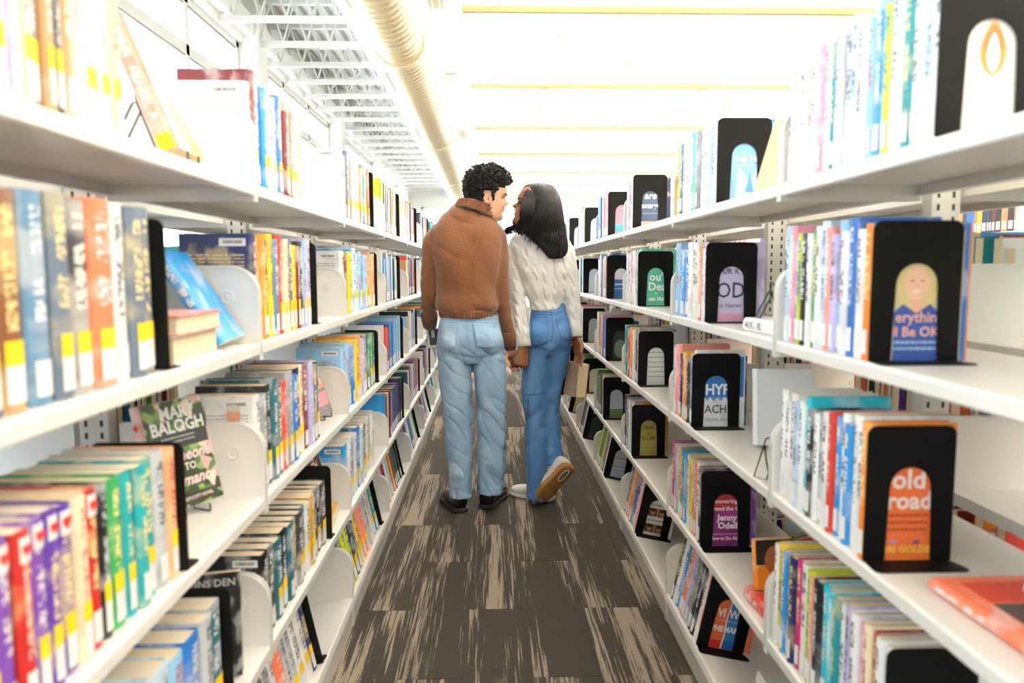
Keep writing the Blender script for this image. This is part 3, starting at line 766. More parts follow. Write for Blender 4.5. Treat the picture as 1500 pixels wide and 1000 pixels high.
q = cov(4, 3); pr(q, .002, .14, .002, .215, '#cfdcea'); dashes(q, .028, .104, .105, .008, '#d47a86', 3, 43); dashes(q, .03, .1, .06, .004, '#5a6a80', 3, 44); dashes(q, .03, .1, .04, .003, '#7a8aa0', 3, 45)

# lettering on two of the large spines
for q in SIDES[('L', 2, 0)]:
    if 'crimson' in q['label']: spine_text(q, 'Someone to C', .165, .03, .017, '#f6d9d2', .0003, .25); break
q = SIDES[('L', 2, 1)][0]    # two men photographed on a white back cover
def back_print(root, t, poly, colr, lay):
    return MB().prism(poly, t+.0002*lay, t+.0002*lay+.0001).build('cover_print', pm(colr), root)
tt = max(v.co.y for v in q.children[0].data.vertices)
for cx_, fc, sc in ((.115, '#b98a72', .85), (.045, '#c58f72', 1.)):
    back_print(q, tt, [(cx_-.034*sc, .10), (cx_-.030*sc, .135), (cx_-.01*sc, .150), (cx_+.012*sc, .150), (cx_+.032*sc, .133), (cx_+.036*sc, .10)], '#3c3f4e', 1)
    back_print(q, tt, [(cx_-.007, .128), (cx_+.007, .128), (cx_+.010, .150), (cx_-.010, .150)], '#8c93b8', 2)
    back_print(q, tt, ell(cx_, .170, .015*sc, .022*sc), fc, 3); back_print(q, tt, ell(cx_, .186, .015*sc, .008*sc), '#cfc8c0', 4)

# ---- face-out, leaning and lying books in the gaps
def lean_book(label, p0, xdir, back, lean, t, h, dep, colour, grp=None, **kw):
    "front lower-left corner at p0, cover running along xdir, leaning back by lean degrees"
    xd = V(xdir).normalized(); bk = V(back); bk = (bk-xd*bk.dot(xd)).normalized(); a = math.radians(lean)
    ez = (V((0, 0, 1))*math.cos(a)+bk*math.sin(a)).normalized()
    return book(bmatrix(V(p0)+V((0, 0, t*math.sin(a))), xd, ez), t, h, dep, colour, kw.pop('hard', False), label, grp, lab=False, **kw)
def easel(label, p, ang, s=1., t=.02, lean=20):
    "wire easel; p lies under the front lower edge of the book it carries, local y runs back"
    r = tag(empty('book_easel', mat=Matrix.Translation(V(p)) @ Matrix.Rotation(ang, 4, 'Z')), label, 'book easel', 'black wire book easels')
    a = math.radians(lean); yb = lambda z: t*math.cos(a)+(z-.004)*math.tan(a)+.005; w_ = .03*s; R_ = .0019; z0 = .0024
    for sx in (-w_, w_):
        b = MB(); b.tube([(sx, -.006, .017*s), (sx, -.006, z0+.001), (sx, -.004, z0), (sx, t*.5, z0), (sx, yb(.004)+.002, z0), (sx, yb(.03)+.002, .03), (sx*.8, yb(.10*s)+.002, .10*s)], R_, 6); b.build('wire_leg', M['wire'], r)
    zt = .10*s; yt = yb(zt)+.002
    b = MB(); b.tube([(-w_*.8, yt, zt), (-w_*.5, yt+.003, zt+.012), (0, yt+.006, zt+.017), (w_*.5, yt+.003, zt+.012), (w_*.8, yt, zt)], R_, 6); b.build('wire_top', M['wire'], r)
    b = MB(); b.tube([(-w_*.7, yt+.003, zt-.004), (-w_*.75, yt+.05*s, z0), (w_*.75, yt+.05*s, z0), (w_*.7, yt+.003, zt-.004)], R_, 6); b.build('wire_stand', M['wire'], r)
    return r
def easel_for(label, p0, xd, dep, z, t, lean, s=1.):
    xd = V(xd); xd.z = 0; xd.normalize(); c = V(p0)+xd*dep/2
    return easel(label, (c.x, c.y, z), math.atan2(xd.y, xd.x), s, t, lean)
Z1, Z2, Z3, Z4, Z5 = ZS
# pink face-out book on the top shelf
q = lean_book('pink and cream paperback leaning on a black wire easel, top shelf, man\'s side', (XL-.015, 1.22, Z1+.006), (-.10, 1, 0), (-1, 0, 0), 21, .032, .225, .145, 'salmon')
pr(q, .001, .144, .001, .224, '#f4e6d4'); prp(q, [(.02, .10), (.13, .07), (.12, .15), (.04, .17)], '#a9a6a8', 2); prp(q, [(.03, .03), (.12, .01), (.13, .07), (.05, .10)], '#e8b48a', 2); prp(q, [(.06, .0), (.14, .0), (.14, .03), (.09, .04)], '#b89a4a', 3); dashes(q, .02, .12, .19, .012, '#ef9aae', 3, 50)
spine_text(q, 'BABEL A', .130, .032, .021, '#fbe3e6', .0006)
MB().box(-.0052, -.0044, .004, .028, .004, .030).build('genre_sticker', M['yellow'], q)
easel_for('black wire book easel behind the pink paperback on the top shelf', (XL-.015, 1.22, 0), (-.10, 1, 0), .10, Z1, .032, 21)
# second shelf: two lying books and a leaning blue one
def lying(label, c, ang, t, dep, h, colour, hard=True):
    m = Matrix.Translation(V(c)+V((0, 0, .0006))) @ Matrix.Rotation(ang, 4, 'Z') @ Matrix(((1, 0, 0, 0), (0, 0, 1, 0), (0, -1, 0, t), (0, 0, 0, 1)))
    return book(m, t, h, dep, colour, hard, label, None, lab=False)
lying('thick cream paged book lying flat at the bottom of the stack of two, second shelf', (XL-.165, 1.165, Z2), .04, .046, .150, .21, 'white')
lying('pinkish book lying flat on top of the thick cream paged book, second shelf', (XL-.160, 1.170, Z2+.0465), .02, .032, .150, .20, 'salmon')
q = lean_book('bright blue book leaning back behind the two lying books, second shelf', (XL-.020, 1.405, Z2+.004), (-.05, 1, 0), (-1, 0, 0), 33, .026, .20, .13, 'azure')
# third shelf: romance novel facing the couple's aisle
bl, br = pz(243, 774, Z3), pz(332, 739, Z3); xd = (br-bl)
q = lean_book('green floral paperback with silver lettering propped face-out, third shelf down, man\'s side', (bl.x, bl.y, Z3+.014), xd, (-.3, 1, 0), 15, .030, .212, .146, 'pink', mat=pm('#e5c0bd'))
gm, gnt, gb = new_mat('floral_print'); gtc = N(gnt, 'ShaderNodeTexCoord'); gv = N(gnt, 'ShaderNodeTexVoronoi'); L(gnt, gtc.outputs['Object'], gv.inputs['Vector']); gv.inputs['Scale'].default_value = 55
gr = N(gnt, 'ShaderNodeValToRGB'); cr = gr.color_ramp; cr.interpolation = 'CONSTANT'
for i_, (p_, h_) in enumerate([(0, '#2a3a24'), (.3, '#4d6b3a'), (.52, '#26301f'), (.66, '#7f9a55'), (.8, '#c9a0a0'), (.9, '#e6d3c0')]):
    e_ = cr.elements[i_] if i_ < 2 else cr.elements.new(p_); e_.position = p_; e_.color = (*srgb(h_), 1)
sp_ = N(gnt, 'ShaderNodeSeparateColor'); L(gnt, gv.outputs['Color'], sp_.inputs[0]); L(gnt, sp_.outputs[0], gr.inputs[0]); L(gnt, gr.outputs[0], gb.inputs['Base Color']); gb.inputs['Roughness'].default_value = .35
MB().box(.0, .146, -.0004, -.0001, .001, .211).build('cover_art', gm, q)
pr(q, .012, .142, .118, .148, '#23282a', 3); pr(q, .025, .13, .008, .026, '#2b2320', 3)
cover_text(q, 'MARY', .080, .176, .034, '#eef0f0', .0010, 0, .95); cover_text(q, 'BALOGH', .075, .149, .034, '#eef0f0', .0010, 0, .95)
cover_text(q, 'Someone', .078, .092, .031, '#f3d9dc', .0008, .35); cover_text(q, 'TO', .082, .072, .020, '#f3ece4', .0005); cover_text(q, 'Romance', .078, .043, .031, '#f3d9dc', .0008, .35)
cover_text(q, 'A WESTCOTT NOVEL', .078, .014, .009, '#e6d6cc', .0002); dashes(q, .03, .11, .138, .0022, '#b8c0c4', 5, 60); dashes(q, .03, .11, .130, .0022, '#b8c0c4', 5, 61)
leaf = [(0,1),(.15,.6),(.35,.75),(.3,.35),(.8,.45),(.65,.15),(.95,0),(.4,-.3),(.45,-.5),(.08,-.42),(.06,-.9),(-.06,-.9),(-.08,-.42),(-.45,-.5),(-.4,-.3),(-.95,0),(-.65,.15),(-.8,.45),(-.3,.35),(-.35,.75),(-.15,.6)]
MB().prism([(.015+.009*a, .172+.009*c) for a, c in leaf], -.0052, -.0048, 'yz').build('leaf_emblem', M['red'], q)
easel_for('black wire book easel under the green floral paperback, third shelf down', bl, xd, .146, Z3+.001, .030, 15)
# fourth shelf: black book leaning behind the bookend
q = lean_book("black paperback leaning behind the bookend on the fourth shelf down, man's side", (XL-.135, 1.39, Z4+.002), (1, .25, 0), (0, 1, 0), 8, .022, .205, .12, 'black')
cover_text(q, "LIONS DEN", .06, .180, .020, '#d9d9d9', .0003)
# bay behind the couple by two: small dark book, pink book, brown book and one lying
q = lean_book("small dark paperback leaning on an easel, second shelf down, two bays behind couple", (XL-.03, 2.13, Z2+.003), (-.1, 1, 0), (-1, 0, 0), 28, .02, .12, .10, 'charcoal')
p0 = pz(468, 619, Z3); p1 = pz(494, 605, Z3)
q = lean_book("pink and grey paperback propped face-out, third shelf down, two bays behind couple", (p0.x, p0.y, Z3+.006), p1-p0, (-.3, 1, 0), 20, .026, .185, .12, 'grey')
pr(q, .001, .119, .001, .184, '#6a6a70'); pr(q, .004, .116, .03, .075, '#e08a98', 2); pr(q, .004, .116, .085, .12, '#d99a62', 2); dashes(q, .01, .11, .10, .022, '#f0d2a8', 4, 70); pr(q, .004, .116, .125, .18, '#d9c0c4', 2)
easel_for('black wire book easel under the pink and grey paperback', p0, p1-p0, .12, Z3, .026, 20)
p0 = pz(464, 746, Z4+.06); p1 = pz(490, 726, Z4+.06)
q = lean_book("dark red-brown paperback with glowing cover propped face-out, fourth shelf down", (p0.x, p0.y, Z4+.062), p1-p0, (-.3, 1, 0), 18, .028, .17, .12, 'brown')
pr(q, .001, .119, .001, .169, '#4a2418'); prp(q, [(.03, .02), (.11, .02), (.10, .09), (.06, .07)], '#e0872a', 2); prp(q, [(.06, .03), (.10, .03), (.09, .07)], '#f4c65a', 3); cover_text(q, 'THE', .06, .132, .020, '#f0dccb', .0005); cover_text(q, 'TH', .07, .105, .030, '#f0dccb', .0010)
lying('ochre-brown paperback lying flat under the dark red-brown one, fourth shelf down', (XL-.155, 2.235, Z4), .08, .036, .135, .19, 'ochre', False)
# woman's side
q = lean_book("light blue edged book with cream cover leaning on the top shelf, woman's side", (XR+.025, 1.775, Z1+.003), (.05, -1, 0), (1, 0, 0), 16, .014, .175, .13, 'steel')
pr(q, .001, .129, .001, .174, '#efc993')
lying("white book lying flat on the second shelf, woman's side, beside the lilac cover", (XR+.03, 1.60, Z2), .05, .032, .16, .20, 'white')
easel("black wire book easel on the white lying book, second shelf, woman's side", (XR+.12, 1.75, Z2+.033), math.pi/2, .7)
q = lean_book("white hardback propped face-out on the third shelf down, woman's side", (XR+.105, 1.93, Z3+.003), (1, -.15, 0), (.1, 1, 0), 10, .035, .205, .15, 'white', hard=True, mat=pm('#eceef0'))
easel("empty black wire book easel on the third shelf down, woman's side", (XR+.085, 1.69, Z3), math.pi/2+.6, .75)
q = lean_book("orange and black paperback leaning by the divider on the fourth shelf down, woman's side", (XR+.034, 1.70, Z4+.035), (1, .1, 0), (0, 1, 0), 8, .02, .120, .10, 'orange')
pr(q, .001, .099, .06, .119, '#2c2420'); prp(q, ell(.05, .07, .028, .035), '#b5673e', 2)
lying("red edged book lying flat under the orange and black paperback", (XR+.026, 1.60, Z4), .05, .033, .14, .14, 'red')
q = lying("red and dark illustrated book lying flat on the third shelf down beside the orange cover", (XR+.055, .835, Z3), .02, .02, .155, .21, 'coral', True)
MB().box(.03, .12, -.0004, -.0001, .03, .12).build('cover_print', pm('#4a3a38'), q); MB().box(.03, .14, -.0004, -.0001, .125, .19).build('cover_print', pm('#d8402a'), q)
q = lean_book("white paperback on an easel beside the red illustrated book, third shelf down", (XR+.130, .965, Z3+.0275), (.4, -1, 0), (1, .3, 0), 22, .02, .19, .12, 'white')
easel_for("black wire book easel holding the white paperback, third shelf down, woman's side", (XR+.130, .965, 0), (.4, -1, 0), .12, Z3+.0212, .02, 22)
o, ex, ez, d = frame('R', 4)
q = tag(empty('white_book_box', mat=bmatrix(o+ex*.06+V((0, 1.60, 0))+ez*.001, ex, ez)), "white cardboard box standing on the bottom shelf, woman's side", 'box')  # plain lidded box stands in for what is likely a white book
MB().box(.004, .146, .004, .196, 0, .10).build('body', M['white'], q); MB().box(0, .15, 0, .20, .075, .103).build('lid', M['white'], q)

# ---- everything too small or too far to pick apart: other faces of the stacks and the farther bays
def backrows(fx, d, lo, hi, pal, seed):
    r_ = random.Random(seed)
    for i in range(lo, hi):
        for lev in range(5):
            y = JY[0]+BAY*i+.02; end = JY[0]+BAY*i+r_.uniform(.55, .85)
            if lev < 4: o, ex, ez = V((fx, 0, ZS[lev])), V((d, 0, 0)), V((0, 0, 1))
            else: c, s = math.cos(TILT), math.sin(TILT); o, ex, ez = V((fx, 0, ZS[4])), V((d*c, 0, -s)), V((d*s, 0, c))
            while y < end:
                t = r_.uniform(.016, .045); h = r_.uniform(.18, .24)
                STUFF.append((bmatrix(o+ex*.015+V((0, y+(t if d < 0 else 0), 0))+ez*.0004, ex, ez), t, h, r_.uniform(.13, .165), r_.choice(pal))); y += t+.001
backrows(XL-.69, 1, 0, NB, WARM, 3); backrows(XR+.69, -1, 0, NB, WARM, 4); backrows(2.42, 1, 2, 8, WARM, 5)
vs, fs, cols = [], [], []
PAGE = srgb('#efdcb4'); WHITE = (.85, .85, .85); YEL = srgb('#f6cf1c')
for mtx, t, h, dep, c in STUFF:
    n = len(vs); cc = srgb(PAL[c])
    def addbox(x0, x1, y0, y1, z0, z1, colr, top=None, fore=None):
        n = len(vs)
        for p in ((x0,y0,z0),(x1,y0,z0),(x1,y1,z0),(x0,y1,z0),(x0,y0,z1),(x1,y0,z1),(x1,y1,z1),(x0,y1,z1)): vs.append(tuple(mtx @ V(p)))
        for k, f in enumerate(((0,3,2,1),(4,5,6,7),(0,1,5,4),(1,2,6,5),(2,3,7,6),(3,0,4,7))):
            fs.append(tuple(n+i for i in f)); cols.append(top if (k == 1 and top) else fore if (k == 3 and fore) else colr)
    b_ = min(.002, t*.15)
    addbox(0, dep-.002, b_, t-b_, .002, h-.003, PAGE)
    addbox(-.001, dep, 0, b_, 0, h, cc); addbox(-.001, dep, t-b_, t, 0, h, cc); addbox(-.002, .001, 0, t, 0, h, cc)
    addbox(-.0028, -.0021, t*.15, t*.85, .01, .05, WHITE)
me = bpy.data.meshes.new('distant_books'); me.from_pydata(vs, [], fs)
ca = me.color_attributes.new('Col', 'FLOAT_COLOR', 'CORNER'); arr = np.ones((len(fs)*4, 4), dtype=np.float32); arr[:, :3] = np.repeat(np.array(cols, dtype=np.float32), 4, axis=0); ca.data.foreach_set('color', arr.ravel())
sm, snt, sb = new_mat('distant_book_covers'); at_ = N(snt, 'ShaderNodeVertexColor'); at_.layer_name = 'Col'; L(snt, at_.outputs[0], sb.inputs['Base Color']); sb.inputs['Roughness'].default_value = .4
o = link('distant_books', me, sm); tag(o, 'many small books on the farther bays and the outer faces of the shelving', 'books', kind='stuff')
print('single books in rows', COUNT[0], 'stuff', len(STUFF))

# ================================================================== PEOPLE
FL = .004                         # top of the carpet planks
_px = px
def px(u, v, y): return _px(u, v, y-.075)
def remeshed(mb, voxel, smooth=4, name='mesh'):
    me = mb.fixed(name); o = bpy.data.objects.new('tmp', me); COL.objects.link(o)
    md = o.modifiers.new('r', 'REMESH'); md.mode = 'VOXEL'; md.voxel_size = voxel; md.use_smooth_shade = True
    if smooth:
        m2 = o.modifiers.new('s', 'SMOOTH'); m2.factor = .5; m2.iterations = smooth
    dg = bpy.context.evaluated_depsgraph_get(); out = bpy.data.meshes.new_from_object(o.evaluated_get(dg))
    bpy.data.objects.remove(o); bpy.data.meshes.remove(me); out.name = name; out.shade_smooth(); return out
def displace(me, fn):
    n = len(me.vertices); co = np.empty(n*3); no = np.empty(n*3)
    me.vertices.foreach_get('co', co); me.vertices.foreach_get('normal', no); co = co.reshape(-1, 3); no = no.reshape(-1, 3)
    d = np.array([fn(V(p), V(q)) for p, q in zip(co, no)]); co += no*d[:, None]
    me.vertices.foreach_set('co', co.ravel()); me.update()
def hring(u0, u1, v, y, ry, seg=32, grow=0., sq=1.0, tiltx=0.):
    "horizontal elliptical ring whose edges show at pixels u0 and u1 of row v"
    a, c = px(u0, v, y), px(u1, v, y); m = (a+c)/2; rx = (c-a).length/2+grow; ry = ry+grow
    return [V((m.x+rx*math.copysign(abs(math.cos(t))**sq, math.cos(t)), m.y+ry*math.copysign(abs(math.sin(t))**sq, math.sin(t)), m.z+tiltx*math.cos(t))) for t in [2*math.pi*k/seg for k in range(seg)]]
def interp_rings(rows, n=5):
    "smooth a table of ring parameters"
    pts = np.array(rows, float); out = []
    for i in range(len(pts)-1):
        p0 = pts[max(i-1, 0)]; p1 = pts[i]; p2 = pts[i+1]; p3 = pts[min(i+2, len(pts)-1)]
        for k in range(n):
            t = k/n; out.append(.5*(2*p1+(p2-p0)*t+(2*p0-5*p1+4*p2-p3)*t*t+(3*p1-p0-3*p2+p3)*t**3))
    out.append(pts[-1]); return out
def torso(mb, rows, grow=0., sq=.9): mb.loft([hring(r[1], r[2], r[0], r[3], r[4], grow=grow, sq=sq, tiltx=r[5] if len(r) > 5 else 0.) for r in interp_rings(rows)])
def limb(mb, pts, rad, seg=18, grow=0., scale=1.):
    P = catmull([px(*p) for p in pts], 6); R = [x.x for x in catmull([(r*scale+grow, 0, 0) for r in rad], 6)]
    mb.tube(P, R, seg)
def ribbed(path_rings, nrib, amp, wall, seg=None):
    "ribbed band: outer surface with vertical ribs, returned as a closed loft"
    b = MB(); seg = nrib*4
    outer, inner = [], []
    for c, ax, bx in path_rings:
        outer.append([c+ax*math.cos(2*math.pi*k/seg)*(1+amp*math.cos(math.pi*k/2)/ax.length)+bx*math.sin(2*math.pi*k/seg)*(1+amp*math.cos(math.pi*k/2)/bx.length) for k in range(seg)])
        inner.append([c+ax*math.cos(2*math.pi*k/seg)*(1-wall/ax.length)+bx*math.sin(2*math.pi*k/seg)*(1-wall/bx.length) for k in range(seg)])
    b.loft(outer+inner[::-1], False); n = seg; last = (2*len(path_rings)-1)*n
    b.f += [(k, (k+1) % n, last+(k+1) % n, last+k) for k in range(n)]
    return b

# ---- head -----------------------------------------------------------------
def lerp(tab, z):
    xs = [t[0] for t in tab]
    return float(np.interp(z, xs, [t[1] for t in tab]))
XF = [(0, .050), (.006, .070), (.014, .078), (.026, .080), (.046, .0765), (.062, .0775), (.079, .0785), (.095, .078), (.112, .075), (.122, .079), (.132, .087), (.15, .089), (.18, .081), (.205, .061), (.22, .035), (.228, .01), (.23, .001)]
XB = [(0, -.005), (.014, -.03), (.03, -.055), (.06, -.078), (.10, -.094), (.13, -.103), (.16, -.104), (.19, -.092), (.21, -.068), (.222, -.038), (.228, -.012), (.23, -.001)]
WD = [(0, .018), (.008, .030), (.02, .042), (.04, .054), (.07, .063), (.10, .069), (.13, .074), (.16, .076), (.19, .067), (.21, .049), (.222, .028), (.228, .010), (.23, .001)]
def head_pt(z, th):
    c, s = math.cos(th), math.sin(th); xf, xb, w_ = lerp(XF, z), lerp(XB, z), lerp(WD, z)
    y = w_*math.copysign(abs(s)**.92, s); x = xf*c if c > 0 else -xb*c
    if c > 0:
        nz = max(0, min((.126-z)/.034, (z-.078)/.012, 1)); 
        x += .026*nz*math.exp(-(y/(.010+.006*max(0, (.105-z)/.03)))**2)
        x -= .009*math.exp(-((abs(y)-.031)/.013)**2-((z-.114)/.010)**2)
        x += .004*math.exp(-((abs(y)-.042)/.014)**2-((z-.088)/.016)**2)
        ly = math.exp(-(y/.019)**2)
        x += ly*(.0055*math.exp(-((z-.0545)/.0048)**2)+.0065*math.exp(-((z-.0705)/.0045)**2)-.003*math.exp(-((z-.0625)/.0030)**2)-.003*math.exp(-((z-.044)/.005)**2))
    return V((x, y, z))
def head_mesh(mb, T, ears=True):
    zs = sorted(set([.23*i/90 for i in range(91)])); rings = [[T @ head_pt(z, 2*math.pi*k/72) for k in range(72)] for z in zs]
    mb.loft(rings)
    for sg in (-1, 1) if ears else ():      # ears
        b = V((-.006, sg*.070, .104)); R = Matrix.Rotation(sg*.35, 3, 'Z') @ Matrix.Rotation(-.2, 3, 'Y')
        rot = T.to_3x3() @ R
        mb.ball(T @ b, (.017, .006, .031), mat=rot)
        pts = [T @ (b+R @ V((.017*math.cos(a), sg*.005, .029*math.sin(a)))) for a in np.linspace(-.9, 4.0, 14)]
        mb.tube(pts, .0046, 8)
def head_frame(nose, fwd, up, s):
    X = V(fwd).normalized(); Z = V(up); Z = (Z-X*Z.dot(X)).normalized(); Y = Z.cross(X)
    R = Matrix((( X.x, Y.x, Z.x), (X.y, Y.y, Z.y), (X.z, Y.z, Z.z)))*s
    T = R.to_4x4(); T.translation = nose-R @ V((.105, 0, .091)); return T
def face_parts(root, T, s, browm, lipm):
    for sg in (-1, 1):
        def on(z, y, out=.001):
            th = math.asin(max(-1, min(1, (abs(y)/lerp(WD, z))**(1/.92)))); p = head_pt(z, sg*th); return T @ (p+V((out, sg*out*.5, 0)))
        MB().tube([on(.131+.004*math.sin(k/6*math.pi*.8), .014+.038*k/6) for k in range(7)], [.0022*s, .0036*s, .0038*s, .0036*s, .003*s, .0024*s, .001*s], 6).build('eyebrow', browm, root, True)
        MB().tube([on(.1145-.003*math.sin(k/6*math.pi), .020+.025*k/6, .0012) for k in range(7)], [.0008*s, .0015*s, .002*s, .0022*s, .002*s, .0016*s, .0008*s], 6).build('eyelash', browm, root, True)
    def onf(z, y, out): 
        th = math.asin(max(-1, min(1, y/lerp(WD, z)))); return T @ (head_pt(z, th)+V((out, 0, 0)))
    MB().tube([onf(.0585+.010*(abs(k)/5)**2, k*.0048, -.0005) for k in range(-5, 6)], [.001, .0025, .003, .0035, .004, .0042, .004, .0035, .003, .0025, .001], 8).build('lower_lip', lipm, root, True)
    MB().tube([onf(.0690+.003*(abs(k)/5)**2, k*.0048, -.0005) for k in range(-5, 6)], [.001, .002, .0028, .003, .0034, .0034, .0034, .003, .0028, .002, .001], 8).build('upper_lip', lipm, root, True)
    MB().tube([onf(.0635+.006*(abs(k)/4)**2, k*.0048, -.001) for k in range(-4, 5)], .0024, 8).build('teeth', M['teeth'], root, True)

# ---- hand -----------------------------------------------------------------
def hand(mb, wrist, d, n, curl, s=1., thumb=1, tcurl=.5, wr=.022):
    """d: direction of the hand, n: out of the palm, thumb: side of the thumb along d x n"""
    D = V(d).normalized(); Nn = V(n); Nn = (Nn-D*Nn.dot(D)).normalized(); Sd = D.cross(Nn)*thumb; W = V(wrist)
    rings = []
    for f, hw, ht in ((-.25, wr, wr*.85), (0, wr*1.02, wr*.72), (.25, .033*s, .015*s), (.6, .040*s, .014*s), (.9, .041*s, .013*s), (1.04, .036*s, .009*s)):
        c = W+D*.092*s*f
        rings.append([c+Sd*hw*math.cos(2*math.pi*k/16)+Nn*ht*math.sin(2*math.pi*k/16) for k in range(16)])
    mb.loft(rings)
    for i, (o_, ln, r_) in enumerate(((.030, .072, .0092), (.010, .080, .0095), (-.010, .075, .0090), (-.029, .060, .0080))):
        p = W+D*.086*s+Sd*o_*s; a = 0; pts = [p-D*.012*s, p]; 
        for j, fr in enumerate((.45, .31, .24)):
            a += curl[i][j] if hasattr(curl[i], '__len__') else curl[i]
            p = p+(D*math.cos(a)+Nn*math.sin(a)+Sd*(.10*o_/.03)*(1-j*.3))*ln*fr*s; pts.append(p)
        q = catmull(pts, 3); mb.tube(q, [r_*s*(1-.22*k/(len(q)-1)) for k in range(len(q))], 10); mb.ball(q[-1], (r_*s*.78,)*3, 8, 6)
    p = W+D*.022*s+Sd*.022*s; dr = (Sd*.75+D*.62+Nn*.25).normalized(); pts = [p, p+dr*.034*s]
    dr2 = (dr*math.cos(tcurl)+(D*.55+Nn*.8-Sd*.15).normalized()*math.sin(tcurl)).normalized()
    pts += [pts[-1]+dr2*.030*s]; dr3 = (dr2+(Nn*.5-Sd*.4+D*.2)*tcurl).normalized(); pts += [pts[-1]+dr3*.026*s]
    q = catmull(pts, 3); mb.tube(q, [.0135*s*(1-.35*k/(len(q)-1)) for k in range(len(q))], 10); mb.ball(q[-1], (.0085*s,)*3, 8, 6)

# ---- shoes ----------------------------------------------------------------
def shoe_frame(heel, fwd, up=(0, 0, 1)):
    X = V(fwd).normalized(); Z = V(up); Z = (Z-X*Z.dot(X)).normalized(); Y = Z.cross(X)
    return Matrix(((X.x, Y.x, Z.x, heel.x), (X.y, Y.y, Z.y, heel.y), (X.z, Y.z, Z.z, heel.z), (0, 0, 0, 1)))
def sole_outline(Ln, w_, g=0., bias=.012):
    pts = []; f = [(0, .45), (.03, .72), (.09, .85), (.2, .86), (.38, .80), (.55, .88), (.70, 1.), (.82, .96), (.92, .72), (.97, .42), (1, .12)]
    up_ = [(x*Ln+(g if x > .5 else -g)*(abs(x-.5)*2), w_*k+g+bias*math.sin(math.pi*x)*.4) for x, k in f]; dn = [(x*Ln+(g if x > .5 else -g)*(abs(x-.5)*2), -w_*k-g+bias*math.sin(math.pi*x)*.1) for x, k in f]
    a_ = [(p.x, p.y) for p in catmull([(x, y, 0) for x, y in up_], 3)]; c_ = [(p.x, p.y) for p in catmull([(x, y, 0) for x, y in dn], 3)]
    return a_+c_[::-1]
def shoe(root, T, Ln, w_, upm, solem, sole_t=.024, name='shoe', hi=.095, sneaker=False):
    prof = [(0.01, .55, .50), (.04, .80, .85), (.12, .86, 1.), (.26, .84, .98), (.40, .84, .82), (.55, .92, .66), (.70, 1.0, .56), (.82, .96, .50), (.92, .74, .42), (.98, .38, .30), (1., .12, .2)]
    rows = interp_rings([(a, b, c) for a, b, c in prof], 3); rings = []
    for a, b, c in rows:
        hh = hi*c; hw = w_*b; ring = []
        for k in range(20):
            t = 2*math.pi*k/20; ring.append(T @ V((a*Ln, hw*math.copysign(abs(math.cos(t))**.8, math.cos(t))*(1 if math.sin(t) < .2 else 1-.25*math.sin(t)), sole_t*.7+hh*.5+hh*.5*math.copysign(abs(math.sin(t))**.8, math.sin(t)))))
        rings.append(ring)
    sh = MB().loft(rings).build(name, upm, root, True)
    so = MB(); 
    ol = sole_outline(Ln, w_*1.03, .003); n = len(ol)
    so.loft([[T @ V((x, y, z)) for x, y in (ol if g == 0 else sole_outline(Ln, w_*1.03, g))] for z, g in ((0, -.003), (.004, .001), (sole_t*.8, .003 if not sneaker else .004), (sole_t, .001))])
    so.build('sole', solem, sh, True)
    return sh

# ================= the man =================
YM = 3.665
man = tag(empty('person', (_px(697, 745, YM).x, YM, FL)), 'person in brown mock-neck sweater, pale blue jeans and black shoes holding hands', 'person')
def adopt(o, root):
    o.parent = root; o.matrix_parent_inverse = Matrix.Translation(root.location).inverted(); return o
def P_(mb, name, m, root, smooth=True): return adopt(mb.build(name, m, None, smooth), root)
TM = [(304, 676, 712, 3.76, .066, -.026), (309, 667, 717, 3.758, .080, -.028), (315, 655, 723, 3.755, .092, -.026), (323, 644, 730, 3.75, .102, -.020), (334, 636, 737, 3.746, .112, -.010), (348, 634, 739, 3.742, .122, 0), (368, 634, 737, 3.738, .130, 0), (398, 637, 734, 3.736, .132, 0), (425, 639, 731, 3.738, .130, 0), (442, 637, 732, 3.74, .136, 0), (451, 638, 731, 3.74, .135, 0), (458, 645, 726, 3.74, .122, 0)]
LA = [(658, 333, 3.75), (644, 344, 3.748), (634, 366, 3.745), (629, 400, 3.74), (627.5, 436, 3.765), (628.5, 460, 3.83), (629.5, 474, 3.89)]
LAr = [.044, .052, .050, .0445, .0425, .040, .036]
RA = [(714, 334, 3.745), (726, 346, 3.742), (731, 368, 3.735), (732, 400, 3.73), (737, 440, 3.73), (743, 478, 3.76), (746, 507, 3.79)]
RAr = [.044, .052, .050, .046, .0425, .037, .034]
def crease(q, k=6): return max(0, 1-abs(noise.noise(q))*k)**2
def fold_sweater(p, n):
    a = noise.noise(V((p.x*7+p.z*6, p.y*4, p.z*3.2-p.x*4)))*.014; c = noise.noise(V((p.x*16, p.y*12, p.z*11+p.x*9)))*.005-crease(V((p.x*5+p.z*4, p.y*3, p.z*2.5-p.x*3)), 3.5)*.005
    lowb = .004*math.sin(p.z*60+p.x*14)*max(0, 1-abs(p.z-1.02)/.07)
    return a+c+lowb
b = MB(); torso(b, TM); limb(b, LA, LAr); limb(b, RA, RAr)
sw = remeshed(b, .006, 6, 'sweater'); displace(sw, fold_sweater)
sweater_m = adopt(link('sweater', sw, M['brown_knit']), man)
def hemring(u0, u1, v, y, ry):
    a, c = px(u0, v, y), px(u1, v, y); return ((a+c)/2, V(((c-a).length/2, 0, 0)), V((0, ry, 0)))
MBS = lambda rings, nr, amp=.0018, wall=.006: ribbed(rings, nr, amp, wall)
P_child = lambda mb, name, m, par: link(name, mb.fixed(name), m, par, True)
def sub(mb, name, m, par):
    o = link(name, mb.fixed(name), m, par, True); o.matrix_parent_inverse = par.matrix_parent_inverse.inverted() if False else Matrix.Identity(4)
    return o
